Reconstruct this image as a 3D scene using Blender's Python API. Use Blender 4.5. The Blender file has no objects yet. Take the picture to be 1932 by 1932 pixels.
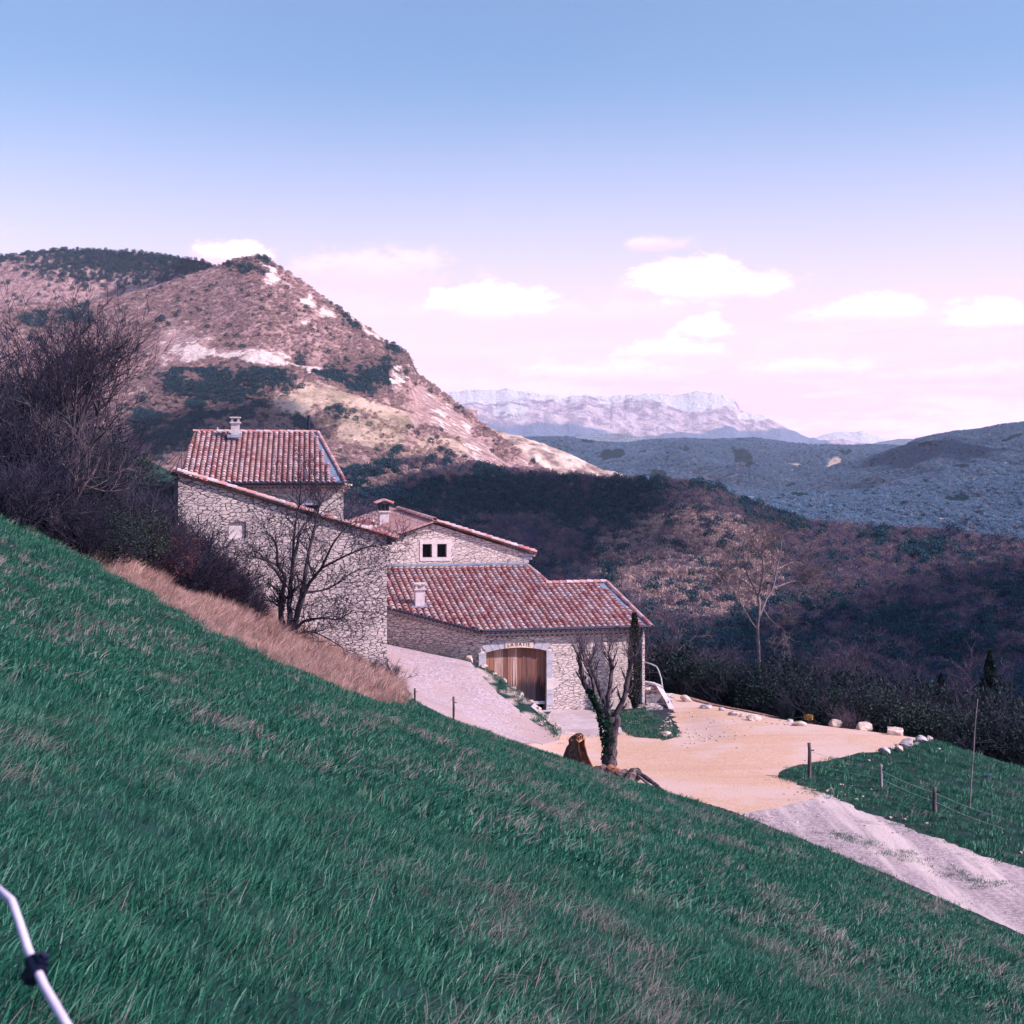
import bpy, math, random
import numpy as np
from mathutils import Vector, Matrix
R = math.radians
scene = bpy.context.scene
COL = scene.collection
# ------------------------------------------------------------------ camera, sky, sun, exposure
FPX, CX, HY = 2643.0, 966.0, 920.0           # focal length and horizon in a 1932 px wide frame
cam_d = bpy.data.cameras.new('camera'); cam = bpy.data.objects.new('camera', cam_d); COL.objects.link(cam)
cam_d.sensor_width = 36; cam_d.lens = 36*FPX/1932; cam_d.shift_y = -(966-HY)/1932
cam_d.dof.use_dof = True; cam_d.dof.focus_distance = 45; cam_d.dof.aperture_fstop = 14; cam_d.clip_start = 0.05; cam_d.clip_end = 90000
cam.location = (0, 0, 0); cam.rotation_euler = (R(90), 0, 0)
scene.camera = cam
SUN_AZ, SUN_EL = 108.0, 40.0                 # clockwise from +Y, degrees
SV = Vector((math.sin(R(SUN_AZ))*math.cos(R(SUN_EL)), math.cos(R(SUN_AZ))*math.cos(R(SUN_EL)), math.sin(R(SUN_EL))))
sd = bpy.data.lights.new('sun', 'SUN'); sd.energy = 5.0; sd.angle = R(0.5); sd.color = (1.0, 0.84, 0.83)
sun = bpy.data.objects.new('sun', sd); COL.objects.link(sun)
sun.rotation_euler = SV.to_track_quat('Z', 'Y').to_euler(); sun.location = (60, -60, 80)
scene.view_settings.view_transform = 'Standard'; scene.view_settings.look = 'None'
scene.view_settings.exposure = 0.50; scene.view_settings.gamma = 1.0
try:
    scene.cycles.use_denoising = True
    scene.cycles.max_bounces = 6; scene.cycles.diffuse_bounces = 3; scene.cycles.transparent_max_bounces = 8
    scene.cycles.volume_bounces = 0
    scene.cycles.sample_clamp_indirect = 4
except Exception: pass

def N(nt, t, **kw):
    n = nt.nodes.new(t)
    for k, v in kw.items():
        if k.startswith('i_'): n.inputs[int(k[2:]) if k[2:].isdigit() else k[2:]].default_value = v
        else: setattr(n, k, v)
    return n
def L(nt, a, b): nt.links.new(a, b)
def math_(nt, op, a, b=None, c=None, clamp=False):
    n = nt.nodes.new('ShaderNodeMath'); n.operation = op; n.use_clamp = clamp
    for i, x in enumerate((a, b, c)):
        if x is None: continue
        if isinstance(x, (int, float)): n.inputs[i].default_value = x
        else: nt.links.new(x, n.inputs[i])
    return n.outputs[0]
def ss(nt, x, lo, hi, tlo=0.0, thi=1.0):
    n = nt.nodes.new('ShaderNodeMapRange'); n.interpolation_type = 'SMOOTHSTEP'
    nt.links.new(x, n.inputs[0])
    for i, v in zip((1, 2, 3, 4), (lo, hi, tlo, thi)): n.inputs[i].default_value = v
    return n.outputs[0]
def mixc(nt, f, a, b, mode='MIX'):
    n = nt.nodes.new('ShaderNodeMix'); n.data_type = 'RGBA'; n.blend_type = mode
    for idx, x in ((0, f), (6, a), (7, b)):
        if isinstance(x, (int, float)): n.inputs[idx].default_value = x
        elif isinstance(x, tuple): n.inputs[idx].default_value = (x[0], x[1], x[2], 1)
        else: nt.links.new(x, n.inputs[idx])
    return n.outputs[2]
def noise(nt, vec, scale, detail=4, rough=0.55, out=0, dist=0.0):
    n = nt.nodes.new('ShaderNodeTexNoise'); n.inputs['Scale'].default_value = scale
    n.inputs['Detail'].default_value = detail; n.inputs['Roughness'].default_value = rough; n.inputs['Distortion'].default_value = dist
    if vec is not None: nt.links.new(vec, n.inputs['Vector'])
    return n.outputs[out]
def mapping(nt, vec, scale=(1, 1, 1), rot=(0, 0, 0), loc=(0, 0, 0)):
    n = nt.nodes.new('ShaderNodeMapping'); nt.links.new(vec, n.inputs[0])
    n.inputs['Scale'].default_value = scale; n.inputs['Rotation'].default_value = rot; n.inputs['Location'].default_value = loc
    return n.outputs[0]

world = bpy.data.worlds.new('World'); scene.world = world; world.use_nodes = True
wt = world.node_tree; wt.nodes.clear()
wo = N(wt, 'ShaderNodeOutputWorld'); tc = N(wt, 'ShaderNodeTexCoord')
sky = N(wt, 'ShaderNodeTexSky', sky_type='NISHITA', sun_disc=False, sun_elevation=R(SUN_EL), sun_rotation=R(SUN_AZ), altitude=500, air_density=1.0, dust_density=1.0, ozone_density=2.0)
xyz = N(wt, 'ShaderNodeSeparateXYZ'); L(wt, tc.outputs['Generated'], xyz.inputs[0])
sx, sy, sz = xyz.outputs
az = math_(wt, 'ARCTAN2', sx, sy); el = math_(wt, 'ARCSINE', sz)
comb = N(wt, 'ShaderNodeCombineXYZ'); L(wt, az, comb.inputs[0]); L(wt, el, comb.inputs[1])
cv = comb.outputs[0]
n1 = noise(wt, mapping(wt, cv, (14, 30, 1)), 1.0, 7, 0.6)
n2 = noise(wt, mapping(wt, cv, (46, 85, 1), loc=(3.1, 1.7, 0)), 1.0, 8, 0.68)
nw = noise(wt, mapping(wt, cv, (7, 46, 1), loc=(9.3, 4.2, 0)), 1.0, 8, 0.62)
def azel(px, py):
    x, z = (px-CX)/FPX, (HY-py)/FPX
    return math.atan2(x, 1), math.atan2(z, math.hypot(1, x))
nn = math_(wt, 'ADD', math_(wt, 'MULTIPLY', n1, 0.6), math_(wt, 'MULTIPLY', n2, 0.5))
mask = None; topness = None
CL = [(940, 574, 165, 52, 1.0), (1290, 532, 130, 62, 1.0), (1370, 552, 150, 48, .95), (1340, 630, 85, 44, .95), (1270, 672, 170, 36, .6), (440, 484, 90, 36, 1.0), (700, 520, 200, 66, .40), (640, 600, 260, 60, .25),
      (1245, 463, 80, 22, .4), (1660, 600, 240, 44, .62), (1690, 583, 90, 34, .8), (1865, 610, 115, 50, .85), (1500, 706, 190, 40, .6), (1790, 715, 230, 40, .5), (1120, 715, 280, 44, .55), (1010, 605, 420, 60, .3),
      (2150, 560, 150, 40, .9), (-200, 420, 160, 40, .9)]
for (px, py, rx, ry, a) in CL:
    ca, ce = azel(px, py)
    dx = math_(wt, 'MULTIPLY', math_(wt, 'SUBTRACT', az, ca), FPX/rx)
    dy = math_(wt, 'MULTIPLY', math_(wt, 'SUBTRACT', el, ce), FPX/ry)
    dyb = math_(wt, 'MULTIPLY', math_(wt, 'MINIMUM', dy, 0.0), 0.35)     # flatter, softer bottoms
    dy2 = math_(wt, 'ADD', dy, dyb)
    rr = math_(wt, 'SQRT', math_(wt, 'ADD', math_(wt, 'MULTIPLY', dx, dx), math_(wt, 'MULTIPLY', dy2, dy2)))
    d = math_(wt, 'ADD', math_(wt, 'SUBTRACT', 1.0, rr), math_(wt, 'MULTIPLY', math_(wt, 'SUBTRACT', nn, 0.515), 2.6))
    m = math_(wt, 'MULTIPLY', ss(wt, d, 0.02, 0.62), a)
    t = math_(wt, 'MULTIPLY', m, ss(wt, math_(wt, 'ADD', dy, math_(wt, 'MULTIPLY', n2, 0.8)), 0.0, 0.95))
    mask = m if mask is None else math_(wt, 'MAXIMUM', mask, m)
    topness = t if topness is None else math_(wt, 'MAXIMUM', topness, t)
band = math_(wt, 'MULTIPLY', ss(wt, el, 0.01, 0.17, 1.0, 0.0), ss(wt, nw, 0.36, 0.60))
mask = math_(wt, 'MAXIMUM', mask, math_(wt, 'MULTIPLY', band, 0.95))
topness = math_(wt, 'MAXIMUM', topness, math_(wt, 'MULTIPLY', math_(wt, 'MULTIPLY', band, n2), 1.1))
cc = mixc(wt, topness, (1.0, 0.66, 0.86), (2.0, 1.55, 1.66))
bc = N(wt, 'ShaderNodeBackground'); L(wt, cc, bc.inputs[0]); bc.inputs[1].default_value = 1.0
skc = mixc(wt, 1.0, sky.outputs[0], (0.74, 0.98, 1.10), 'MULTIPLY')
bs = N(wt, 'ShaderNodeBackground'); L(wt, skc, bs.inputs[0]); bs.inputs[1].default_value = 0.125
# pale thin high haze, thickest towards the horizon
bh = N(wt, 'ShaderNodeBackground'); bh.inputs[0].default_value = (1.0, 0.66, 0.84, 1); bh.inputs[1].default_value = 1.28
ms0 = N(wt, 'ShaderNodeMixShader'); L(wt, ss(wt, el, 0.0, 0.30, 0.97, 0.03), ms0.inputs[0]); L(wt, bs.outputs[0], ms0.inputs[1]); L(wt, bh.outputs[0], ms0.inputs[2])
ms = N(wt, 'ShaderNodeMixShader'); L(wt, mask, ms.inputs[0]); L(wt, ms0.outputs[0], ms.inputs[1]); L(wt, bc.outputs[0], ms.inputs[2])
L(wt, ms.outputs[0], wo.inputs[0])

# ------------------------------------------------------------------ helpers
def P(px, py, Y): return Vector(((px-CX)/FPX*Y, Y, (HY-py)/FPX*Y))
def tag(o, label=None, cat=None, group=None, kind=None):
    if label: o['label'] = label
    if cat: o['category'] = cat
    if group: o['group'] = group
    if kind: o['kind'] = kind
    return o
def empty(name, loc, label=None, cat=None, group=None, kind=None):
    o = bpy.data.objects.new(name, None); COL.objects.link(o); o.location = loc; o.empty_display_size = .3
    return tag(o, label, cat, group, kind)
class MB:
    def __init__(s): s.v = []; s.f = []; s.n = 0; s.mi = []; s.m = 0
    def add(s, vs, fs):
        b = len(s.v); s.v += [tuple(v) for v in vs]; s.f += [tuple(b+i for i in f) for f in fs]; s.mi += [s.m]*len(fs)
    def hexa(s, c8):
        s.add(c8, [(0, 3, 2, 1), (4, 5, 6, 7), (0, 1, 5, 4), (1, 2, 6, 5), (2, 3, 7, 6), (3, 0, 4, 7)])
    def box(s, o, a, b, c):    # corner + three edge vectors
        o, a, b, c = map(Vector, (o, a, b, c)); s.hexa([o, o+a, o+a+b, o+b, o+c, o+a+c, o+a+b+c, o+b+c])
    def prism(s, pts, off):
        off = Vector(off); n = len(pts); pts = [Vector(p) for p in pts]
        s.add(pts+[p+off for p in pts], [tuple(range(n)), tuple(range(2*n-1, n-1, -1))]+[(i, i+n, (i+1) % n+n, (i+1) % n) for i in range(n)])
    def tube(s, pts, rad, sides=6, cap=True):
        pts = [Vector(p) for p in pts]; n = len(pts)
        if not isinstance(rad, (list, tuple)): rad = [rad]*n
        vs = []; prev = None
        for i, p in enumerate(pts):
            d = (pts[min(i+1, n-1)]-pts[max(i-1, 0)])
            if d.length < 1e-9: d = Vector((0, 0, 1))
            d.normalize()
            if prev is None: u = d.orthogonal().normalized()
            else:
                u = prev-d*prev.dot(d); u = u.normalized() if u.length > 1e-6 else d.orthogonal().normalized()
            prev = u; w = d.cross(u)
            for k in range(sides):
                a = 2*math.pi*k/sides; vs.append(p+(u*math.cos(a)+w*math.sin(a))*rad[i])
        fs = [(i*sides+k, i*sides+(k+1) % sides, (i+1)*sides+(k+1) % sides, (i+1)*sides+k) for i in range(n-1) for k in range(sides)]
        if cap: fs += [tuple(range(sides-1, -1, -1)), tuple((n-1)*sides+k for k in range(sides))]
        s.add(vs, fs)
    def build(s, name, mats, parent=None, smooth=False, label=None):
        me = bpy.data.meshes.new(name)
        org = Vector(parent['org']) if parent is not None and 'org' in parent else (Vector(parent.location) if parent is not None and parent.parent is None else Vector((0, 0, 0)))
        if parent is not None and parent.parent is not None: org = Vector(parent.parent.location)
        vs = [(x-org.x, y-org.y, z-org.z) for x, y, z in s.v]
        me.from_pydata(vs, [], s.f); 
        if not isinstance(mats, (list, tuple)): mats = [mats]
        for m in mats: me.materials.append(m)
        if len(mats) > 1: me.polygons.foreach_set('material_index', s.mi)
        if smooth: me.polygons.foreach_set('use_smooth', [True]*len(me.polygons))
        me.update()
        o = bpy.data.objects.new(name, me); COL.objects.link(o)
        if parent is not None: o.parent = parent
        if label: o['label'] = label
        return o
def npmesh(name, verts, faces, mats, parent=None, smooth=False, link=True, attrs=None):
    verts = np.asarray(verts, dtype=np.float32); faces = np.asarray(faces, dtype=np.int32)
    me = bpy.data.meshes.new(name); k = faces.shape[1]
    me.vertices.add(len(verts)); me.vertices.foreach_set('co', verts.ravel())
    me.loops.add(faces.size); me.loops.foreach_set('vertex_index', faces.ravel())
    me.polygons.add(len(faces)); me.polygons.foreach_set('loop_start', np.arange(0, faces.size, k, dtype=np.int32))
    if smooth: me.polygons.foreach_set('use_smooth', np.ones(len(faces), dtype=bool))
    me.update(calc_edges=True)
    if not isinstance(mats, (list, tuple)): mats = [mats]
    for m in mats: me.materials.append(m)
    if attrs:
        for an, arr in attrs.items():
            a = me.attributes.new(an, 'FLOAT_COLOR', 'POINT'); a.data.foreach_set('color', np.asarray(arr, dtype=np.float32).ravel())
    o = bpy.data.objects.new(name, me)
    if link: COL.objects.link(o)
    if parent is not None: o.parent = parent
    return o
def mat(name, rough=0.9):
    m = bpy.data.materials.new(name); m.use_nodes = True; nt = m.node_tree
    b = nt.nodes['Principled BSDF']; b.inputs['Roughness'].default_value = rough; b.inputs['Specular IOR Level'].default_value = 0.25
    return m, nt, b
def bump(nt, b, h, strength=0.5, dist=0.02):
    n = nt.nodes.new('ShaderNodeBump'); n.inputs['Strength'].default_value = strength; n.inputs['Distance'].default_value = dist
    nt.links.new(h, n.inputs['Height']); nt.links.new(n.outputs[0], b.inputs['Normal'])
def simple(name, c1, c2, scale=4.0, rough=0.85, bmp=0.3, dist=0.01, stretch=(1, 1, 1), lo=.35, hi=.65):
    m, nt, b = mat(name, rough); t = N(nt, 'ShaderNodeTexCoord'); v = mapping(nt, t.outputs['Object'], stretch)
    n = noise(nt, v, scale, 6, 0.6)
    L(nt, mixc(nt, ss(nt, n, lo, hi), c1, c2), b.inputs['Base Color'])
    if bmp: bump(nt, b, noise(nt, v, scale*3, 5, 0.6), bmp, dist)
    return m
# numpy value noise
def _hash(ix, iy, seed):
    h = (ix.astype(np.int64)*374761393+iy.astype(np.int64)*668265263+seed*1442695041) & 0xffffffff
    h = ((h ^ (h >> 13))*1274126177) & 0xffffffff
    return ((h ^ (h >> 16)) & 0xffff)/65535.0
def vnoise(x, y, seed=0):
    ix = np.floor(x); iy = np.floor(y); fx = x-ix; fy = y-iy
    fx = fx*fx*(3-2*fx); fy = fy*fy*(3-2*fy); ix = ix.astype(np.int64); iy = iy.astype(np.int64)
    a = _hash(ix, iy, seed); b = _hash(ix+1, iy, seed); c = _hash(ix, iy+1, seed); d = _hash(ix+1, iy+1, seed)
    return (a*(1-fx)+b*fx)*(1-fy)+(c*(1-fx)+d*fx)*fy
def fbm(x, y, seed=0, o=5, g=0.5):
    s = 0; a = 1; t = 0
    for i in range(o):
        s = s+a*vnoise(x*2**i+i*17.3, y*2**i-i*9.1, seed+i); t += a; a *= g
    return s/t
# ------------------------------------------------------------------ materials
def m_grassground():
    m, nt, b = mat('grass_soil', .95); t = N(nt, 'ShaderNodeTexCoord'); v = t.outputs['Object']
    big = noise(nt, v, .25, 5, .6); fine = noise(nt, v, 6, 6, .7)
    c = mixc(nt, ss(nt, fine, .3, .7), (.003, .020, .019), (.007, .042, .036))
    c = mixc(nt, math_(nt, 'MULTIPLY', ss(nt, big, .5, .7), .5), c, (.09, .08, .08))
    a = N(nt, 'ShaderNodeAttribute', attribute_name='zone'); s = N(nt, 'ShaderNodeSeparateColor'); L(nt, a.outputs['Color'], s.inputs[0])
    f2 = noise(nt, v, 1.6, 6, .7)
    dry = mixc(nt, ss(nt, f2, .35, .65), (.10, .065, .055), (.26, .17, .14))
    c = mixc(nt, s.outputs[0], c, dry)                      # dry grass bank
    wood = mixc(nt, ss(nt, f2, .35, .65), (.012, .016, .032), (.045, .040, .062))
    c = mixc(nt, s.outputs[1], c, wood)                     # leaf litter under the wood
    gr = mixc(nt, ss(nt, fine, .35, .65), (.30, .22, .22), (.48, .36, .36))
    c = mixc(nt, s.outputs[2], c, gr)                       # stony bank
    L(nt, c, b.inputs['Base Color']); bump(nt, b, fine, .8, .05); return m
M = {}
M['ground'] = m_grassground()
def m_gravel(name, c1, c2, c3, sc=9.0):
    m, nt, b = mat(name, .95); t = N(nt, 'ShaderNodeTexCoord'); v = t.outputs['Object']
    g = noise(nt, v, sc, 6, .75); big = noise(nt, v, .35, 5, .6); pv = N(nt, 'ShaderNodeTexVoronoi'); pv.inputs['Scale'].default_value = 34; L(nt, v, pv.inputs['Vector'])
    c = mixc(nt, ss(nt, g, .35, .65), c1, c2); c = mixc(nt, ss(nt, big, .42, .60), c, c3)
    c = mixc(nt, .07, c, pv.outputs['Color'], 'OVERLAY')
    tr = noise(nt, mapping(nt, v, (.10, 1.5, 1), rot=(0, 0, R(-12))), 1.0, 5, .6); c = mixc(nt, ss(nt, tr, .52, .66, 0, .45), c, c1); sp = noise(nt, v, 1.1, 6, .7); c = mixc(nt, ss(nt, sp, .60, .72, 0, .4), c, (.36, .25, .23))
    L(nt, c, b.inputs['Base Color']); bump(nt, b, math_(nt, 'ADD', g, tr), .7, .04); return m
M['court'] = m_gravel('ochre_gravel', (.48, .285, .215), (.61, .385, .30), (.56, .385, .355))
M['drive'] = m_gravel('grey_gravel', (.27, .20, .24), (.52, .40, .45), (.38, .27, .28))
def m_track():
    m, nt, b = mat('rutted_gravel', .95); t = N(nt, 'ShaderNodeTexCoord'); v = t.outputs['Object']
    g = noise(nt, v, 9, 6, .75); r = noise(nt, mapping(nt, v, (1.3, .10, 1), rot=(0, 0, R(-31))), 1.0, 5, .6); bl = noise(nt, v, .9, 5, .65)
    c = mixc(nt, ss(nt, g, .35, .65), (.25, .185, .22), (.50, .39, .43)); c = mixc(nt, ss(nt, r, .42, .62), c, (.62, .48, .50)); c = mixc(nt, ss(nt, bl, .55, .72, 0, .6), c, (.20, .15, .15))
    L(nt, c, b.inputs['Base Color']); bump(nt, b, math_(nt, 'ADD', g, r), .8, .06); return m
M['track'] = m_track()
M['concrete'] = m_gravel('worn_concrete', (.42, .33, .37), (.55, .44, .48), (.38, .29, .30), 4)
def m_stone(name, c1, c2, c3, mortar, sc=3.3, joint=.05, bstr=.9, zs=1.7, darkjoint=None):
    m, nt, b = mat(name, .9); t = N(nt, 'ShaderNodeTexCoord'); v0 = mapping(nt, t.outputs['Object'], (1, 1, zs), rot=(0, 0, R(-15)))
    nz = N(nt, 'ShaderNodeTexNoise'); nz.inputs['Scale'].default_value = 2.2; nz.inputs['Detail'].default_value = 3; L(nt, v0, nz.inputs['Vector'])
    vm = N(nt, 'ShaderNodeVectorMath', operation='MULTIPLY_ADD'); L(nt, nz.outputs[1], vm.inputs[0]); vm.inputs[1].default_value = (.35, .35, .3); L(nt, v0, vm.inputs[2])
    v = vm.outputs[0]
    ve = N(nt, 'ShaderNodeTexVoronoi', feature='DISTANCE_TO_EDGE'); vc = N(nt, 'ShaderNodeTexVoronoi', feature='F1')
    for q in (ve, vc): q.inputs['Scale'].default_value = sc; L(nt, v, q.inputs['Vector']); q.inputs['Randomness'].default_value = .95
    hs = N(nt, 'ShaderNodeSeparateColor'); L(nt, vc.outputs['Color'], hs.inputs[0])
    c = mixc(nt, hs.outputs[0], c1, c2); c = mixc(nt, ss(nt, hs.outputs[1], .55, .9), c, c3)
    fn = noise(nt, t.outputs['Object'], 11, 6, .7); c = mixc(nt, .55, c, mixc(nt, fn, (.2, .2, .2), (.85, .85, .85)), 'OVERLAY')
    jw = noise(nt, t.outputs['Object'], .8, 4, .6)
    e = math_(nt, 'SUBTRACT', ve.outputs[0], math_(nt, 'MULTIPLY', math_(nt, 'SUBTRACT', jw, .4), joint*1.6))
    bt = noise(nt, t.outputs['Object'], .55, 5, .65); c = mixc(nt, ss(nt, bt, .35, .7, 0.0, .45), c, mixc(nt, .5, c2, (.9, .78, .76)))
    jm = ss(nt, e, joint*.35, joint*1.1)
    c = mixc(nt, jm, mortar, c)
    L(nt, c, b.inputs['Base Color'])
    h = math_(nt, 'ADD', ss(nt, e, 0.0, joint*2.2), math_(nt, 'MULTIPLY', fn, .35)); bump(nt, b, h, bstr, .07); return m
M['stone_dark'] = m_stone('dry_stone_wall', (.34, .27, .31), (.62, .50, .52), (.54, .43, .44), (.10, .07, .11), 3.5, .044, .9, 2.4)
M['stone_pale'] = m_stone('pale_stone_wall', (.46, .37, .38), (.72, .59, .59), (.64, .50, .49), (.21, .15, .185), 3.6, .034, .9, 2.7)
M['render'] = simple('pale_lime_render', (.60, .50, .52), (.70, .60, .62), 5, .9, .2)
M['dressed'] = simple('grey_dressed_stone', (.40, .37, .46), (.52, .47, .55), 6, .9, .3)
M['ochre_stone'] = simple('ochre_carved_stone', (.62, .46, .41), (.74, .58, .52), 8, .9, .2)
M['letter'] = simple('carved_dark_letter', (.05, .03, .03), (.09, .05, .05), 8, .9, 0)
M['zinc'] = simple('blue_grey_lead', (.13, .16, .25), (.19, .23, .33), 3, .5, .1)
M['dark'] = simple('dark_interior', (.008, .010, .02), (.015, .018, .03), 2, .9, 0)
M['metal_dark'] = simple('dark_painted_metal', (.02, .028, .06), (.035, .04, .08), 4, .45, 0)
M['galv'] = simple('galvanised_metal', (.35, .36, .42), (.45, .46, .52), 5, .4, 0)
M['chimney'] = simple('chimney_render', (.50, .43, .48), (.62, .54, .58), 6, .9, .2)
M['wood_post'] = simple('weathered_post', (.075, .055, .065), (.16, .12, .13), 12, .9, .5, .01, (1, 1, .2))
M['wood_grey'] = simple('grey_boards', (.20, .17, .20), (.34, .29, .32), 9, .9, .3, .01, (1, 1, .15))
M['mulch'] = simple('bark_mulch', (.14, .06, .055), (.32, .17, .15), 7, .95, .8, .04, lo=.4, hi=.6)
M['rock'] = simple('limestone', (.34, .28, .32), (.60, .50, .54), 3.5, .9, .9, .06)
M['rock_warm'] = simple('warm_limestone', (.40, .29, .27), (.62, .49, .45), 3.0, .9, .9, .05)
M['rust'] = simple('rusted_steel', (.17, .055, .04), (.55, .23, .11), 3.2, .75, .6, .02, lo=.42, hi=.66)
M['rust_dark'] = simple('rusted_steel_inner', (.13, .06, .055), (.30, .14, .10), 6, .8, .5, .02)
M['log'] = simple('split_log', (.035, .022, .03), (.22, .15, .15), 6, .9, .9, .03, (1, 1, .4))
M['log_red'] = simple('rotten_red_wood', (.20, .06, .04), (.42, .18, .12), 6, .9, .7, .03)
M['white_rod'] = simple('white_plastic_rod', (.62, .52, .74), (.70, .60, .80), 4, .35, 0)
M['black_clip'] = simple('black_plastic', (.004, .006, .025), (.008, .010, .03), 4, .4, 0)
M['blue_tarp'] = simple('blue_plastic', (.02, .08, .18), (.03, .11, .22), 4, .5, .2)
def m_bark(name, c1, c2, sc=9):
    return simple(name, c1, c2, sc, .95, .9, .02, (1, 1, .3))
M['bark_dark'] = m_bark('dark_bark', (.024, .020, .038), (.10, .075, .095))
M['bark_mid'] = m_bark('brown_bark', (.035, .027, .040), (.14, .10, .12))
M['bark_pale'] = m_bark('pale_bark', (.13, .10, .125), (.27, .21, .235))
M['twig_dark'] = simple('dark_twigs', (.014, .016, .040), (.050, .040, .072), 2, .95, 0)
M['twig_mid'] = simple('purple_brown_twigs', (.07, .054, .09), (.16, .115, .15), 2, .95, 0)
M['twig_pale'] = simple('grey_twigs', (.11, .085, .11), (.21, .155, .175), 2, .95, 0)
def m_leaf(name, cols, rough=.6, trans=.25, isl=.4):
    m, nt, b = mat(name, rough); oi = N(nt, 'ShaderNodeObjectInfo'); g = N(nt, 'ShaderNodeNewGeometry')
    r = N(nt, 'ShaderNodeValToRGB'); e = r.color_ramp.elements
    e[0].color = (*cols[0], 1); e[1].color = (*cols[-1], 1)
    for i, c in enumerate(cols[1:-1]): q = e.new((i+1)/(len(cols)-1)); q.color = (*c, 1)
    x = math_(nt, 'FRACT', math_(nt, 'ADD', math_(nt, 'MULTIPLY', oi.outputs['Random'], 1.0), math_(nt, 'MULTIPLY', g.outputs['Random Per Island'], .45)))
    x2 = math_(nt, 'ADD', math_(nt, 'MULTIPLY', oi.outputs['Random'], 1-isl), math_(nt, 'MULTIPLY', g.outputs['Random Per Island'], isl))
    L(nt, x2, r.inputs[0]); L(nt, r.outputs[0], b.inputs['Base Color'])
    if trans:
        tr = N(nt, 'ShaderNodeBsdfTranslucent'); L(nt, r.outputs[0], tr.inputs[0]); mx = N(nt, 'ShaderNodeMixShader'); mx.inputs[0].default_value = trans
        out = [n for n in nt.nodes if n.type == 'OUTPUT_MATERIAL'][0]
        L(nt, b.outputs[0], mx.inputs[1]); L(nt, tr.outputs[0], mx.inputs[2]); L(nt, mx.outputs[0], out.inputs[0])
    return m
M['blade'] = m_leaf('grass_blade', [(.003, .040, .027), (.013, .105, .068), (.036, .185, .122), (.17, .30, .24)], .45, .3, .65)
M['blade_dry'] = m_leaf('dry_blade', [(.08, .10, .09), (.20, .18, .17), (.38, .30, .30)], .7, .2)
M['straw'] = m_leaf('straw', [(.26, .145, .135), (.54, .33, .30), (.82, .57, .52)], .8, .2)
M['leaf_olive'] = m_leaf('olive_leaves', [(.010, .024, .032), (.024, .044, .044), (.065, .075, .060)])
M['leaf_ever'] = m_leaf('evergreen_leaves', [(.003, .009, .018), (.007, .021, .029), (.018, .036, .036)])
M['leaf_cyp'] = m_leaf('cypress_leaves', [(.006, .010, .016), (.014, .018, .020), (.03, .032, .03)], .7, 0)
M['leaf_ivy'] = m_leaf('ivy_leaves', [(.006, .03, .022), (.012, .06, .035), (.03, .10, .05)])
M['leaf_red'] = m_leaf('reddish_twigs', [(.05, .016, .03), (.11, .035, .05), (.16, .06, .06)])
M['flower'] = m_leaf('yellow_flower', [(.32, .18, .03), (.50, .30, .05), (.62, .40, .10)])
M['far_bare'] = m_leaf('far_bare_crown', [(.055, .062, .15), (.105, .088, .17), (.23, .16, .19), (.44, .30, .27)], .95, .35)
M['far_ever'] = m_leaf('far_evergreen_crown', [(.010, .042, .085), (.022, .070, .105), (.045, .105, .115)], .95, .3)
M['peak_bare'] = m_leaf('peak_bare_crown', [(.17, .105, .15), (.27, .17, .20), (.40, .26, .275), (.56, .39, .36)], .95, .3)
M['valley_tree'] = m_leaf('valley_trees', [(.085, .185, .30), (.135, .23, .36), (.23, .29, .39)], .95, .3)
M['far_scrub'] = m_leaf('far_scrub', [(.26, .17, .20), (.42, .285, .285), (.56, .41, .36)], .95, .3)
def m_tile():
    m, nt, b = mat('canal_tiles', .85); g = N(nt, 'ShaderNodeNewGeometry'); t = N(nt, 'ShaderNodeTexCoord')
    r = N(nt, 'ShaderNodeValToRGB'); e = r.color_ramp.elements; r.color_ramp.interpolation = 'LINEAR'
    e[0].position = 0; e[0].color = (.32, .22, .29, 1); e[1].position = 1; e[1].color = (.36, .10, .12, 1)
    for p, c in ((.18, (.62, .48, .54)), (.35, (.46, .24, .25)), (.5, (.64, .42, .42)), (.62, (.40, .17, .19)), (.76, (.54, .31, .32)), (.9, (.42, .14, .15))): q = e.new(p); q.color = (*c, 1)
    L(nt, g.outputs['Random Per Island'], r.inputs[0])
    f = noise(nt, t.outputs['Object'], 9, 5, .7)
    c = mixc(nt, ss(nt, f, .45, .75), r.outputs[0], (.40, .31, .34))
    L(nt, c, b.inputs['Base Color']); bump(nt, b, f, .3, .01); return m
M['tile'] = m_tile()
M['tile_bed'] = simple('tile_channels', (.15, .07, .07), (.26, .14, .13), 5, .9, .3)
def m_flat_tile():
    m, nt, b = mat('flat_tiles', .85); t = N(nt, 'ShaderNodeTexCoord'); v = mapping(nt, t.outputs['Object'], (1, 1, 1), rot=(0, 0, R(-15)))
    br = N(nt, 'ShaderNodeTexBrick'); L(nt, v, br.inputs['Vector']); br.inputs['Scale'].default_value = 1.0; br.offset = 0
    br.inputs['Brick Width'].default_value = .62; br.inputs['Row Height'].default_value = 1.6; br.inputs['Mortar Size'].default_value = .03
    br.inputs['Color1'].default_value = (.36, .15, .15, 1); br.inputs['Color2'].default_value = (.46, .24, .24, 1); br.inputs['Mortar'].default_value = (.14, .05, .07, 1)
    L(nt, mixc(nt, ss(nt, noise(nt, v, 3, 6, .7), .4, .7), br.outputs[0], (.48, .33, .34)), b.inputs['Base Color']); return m
M['tile_flat'] = m_flat_tile()
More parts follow.
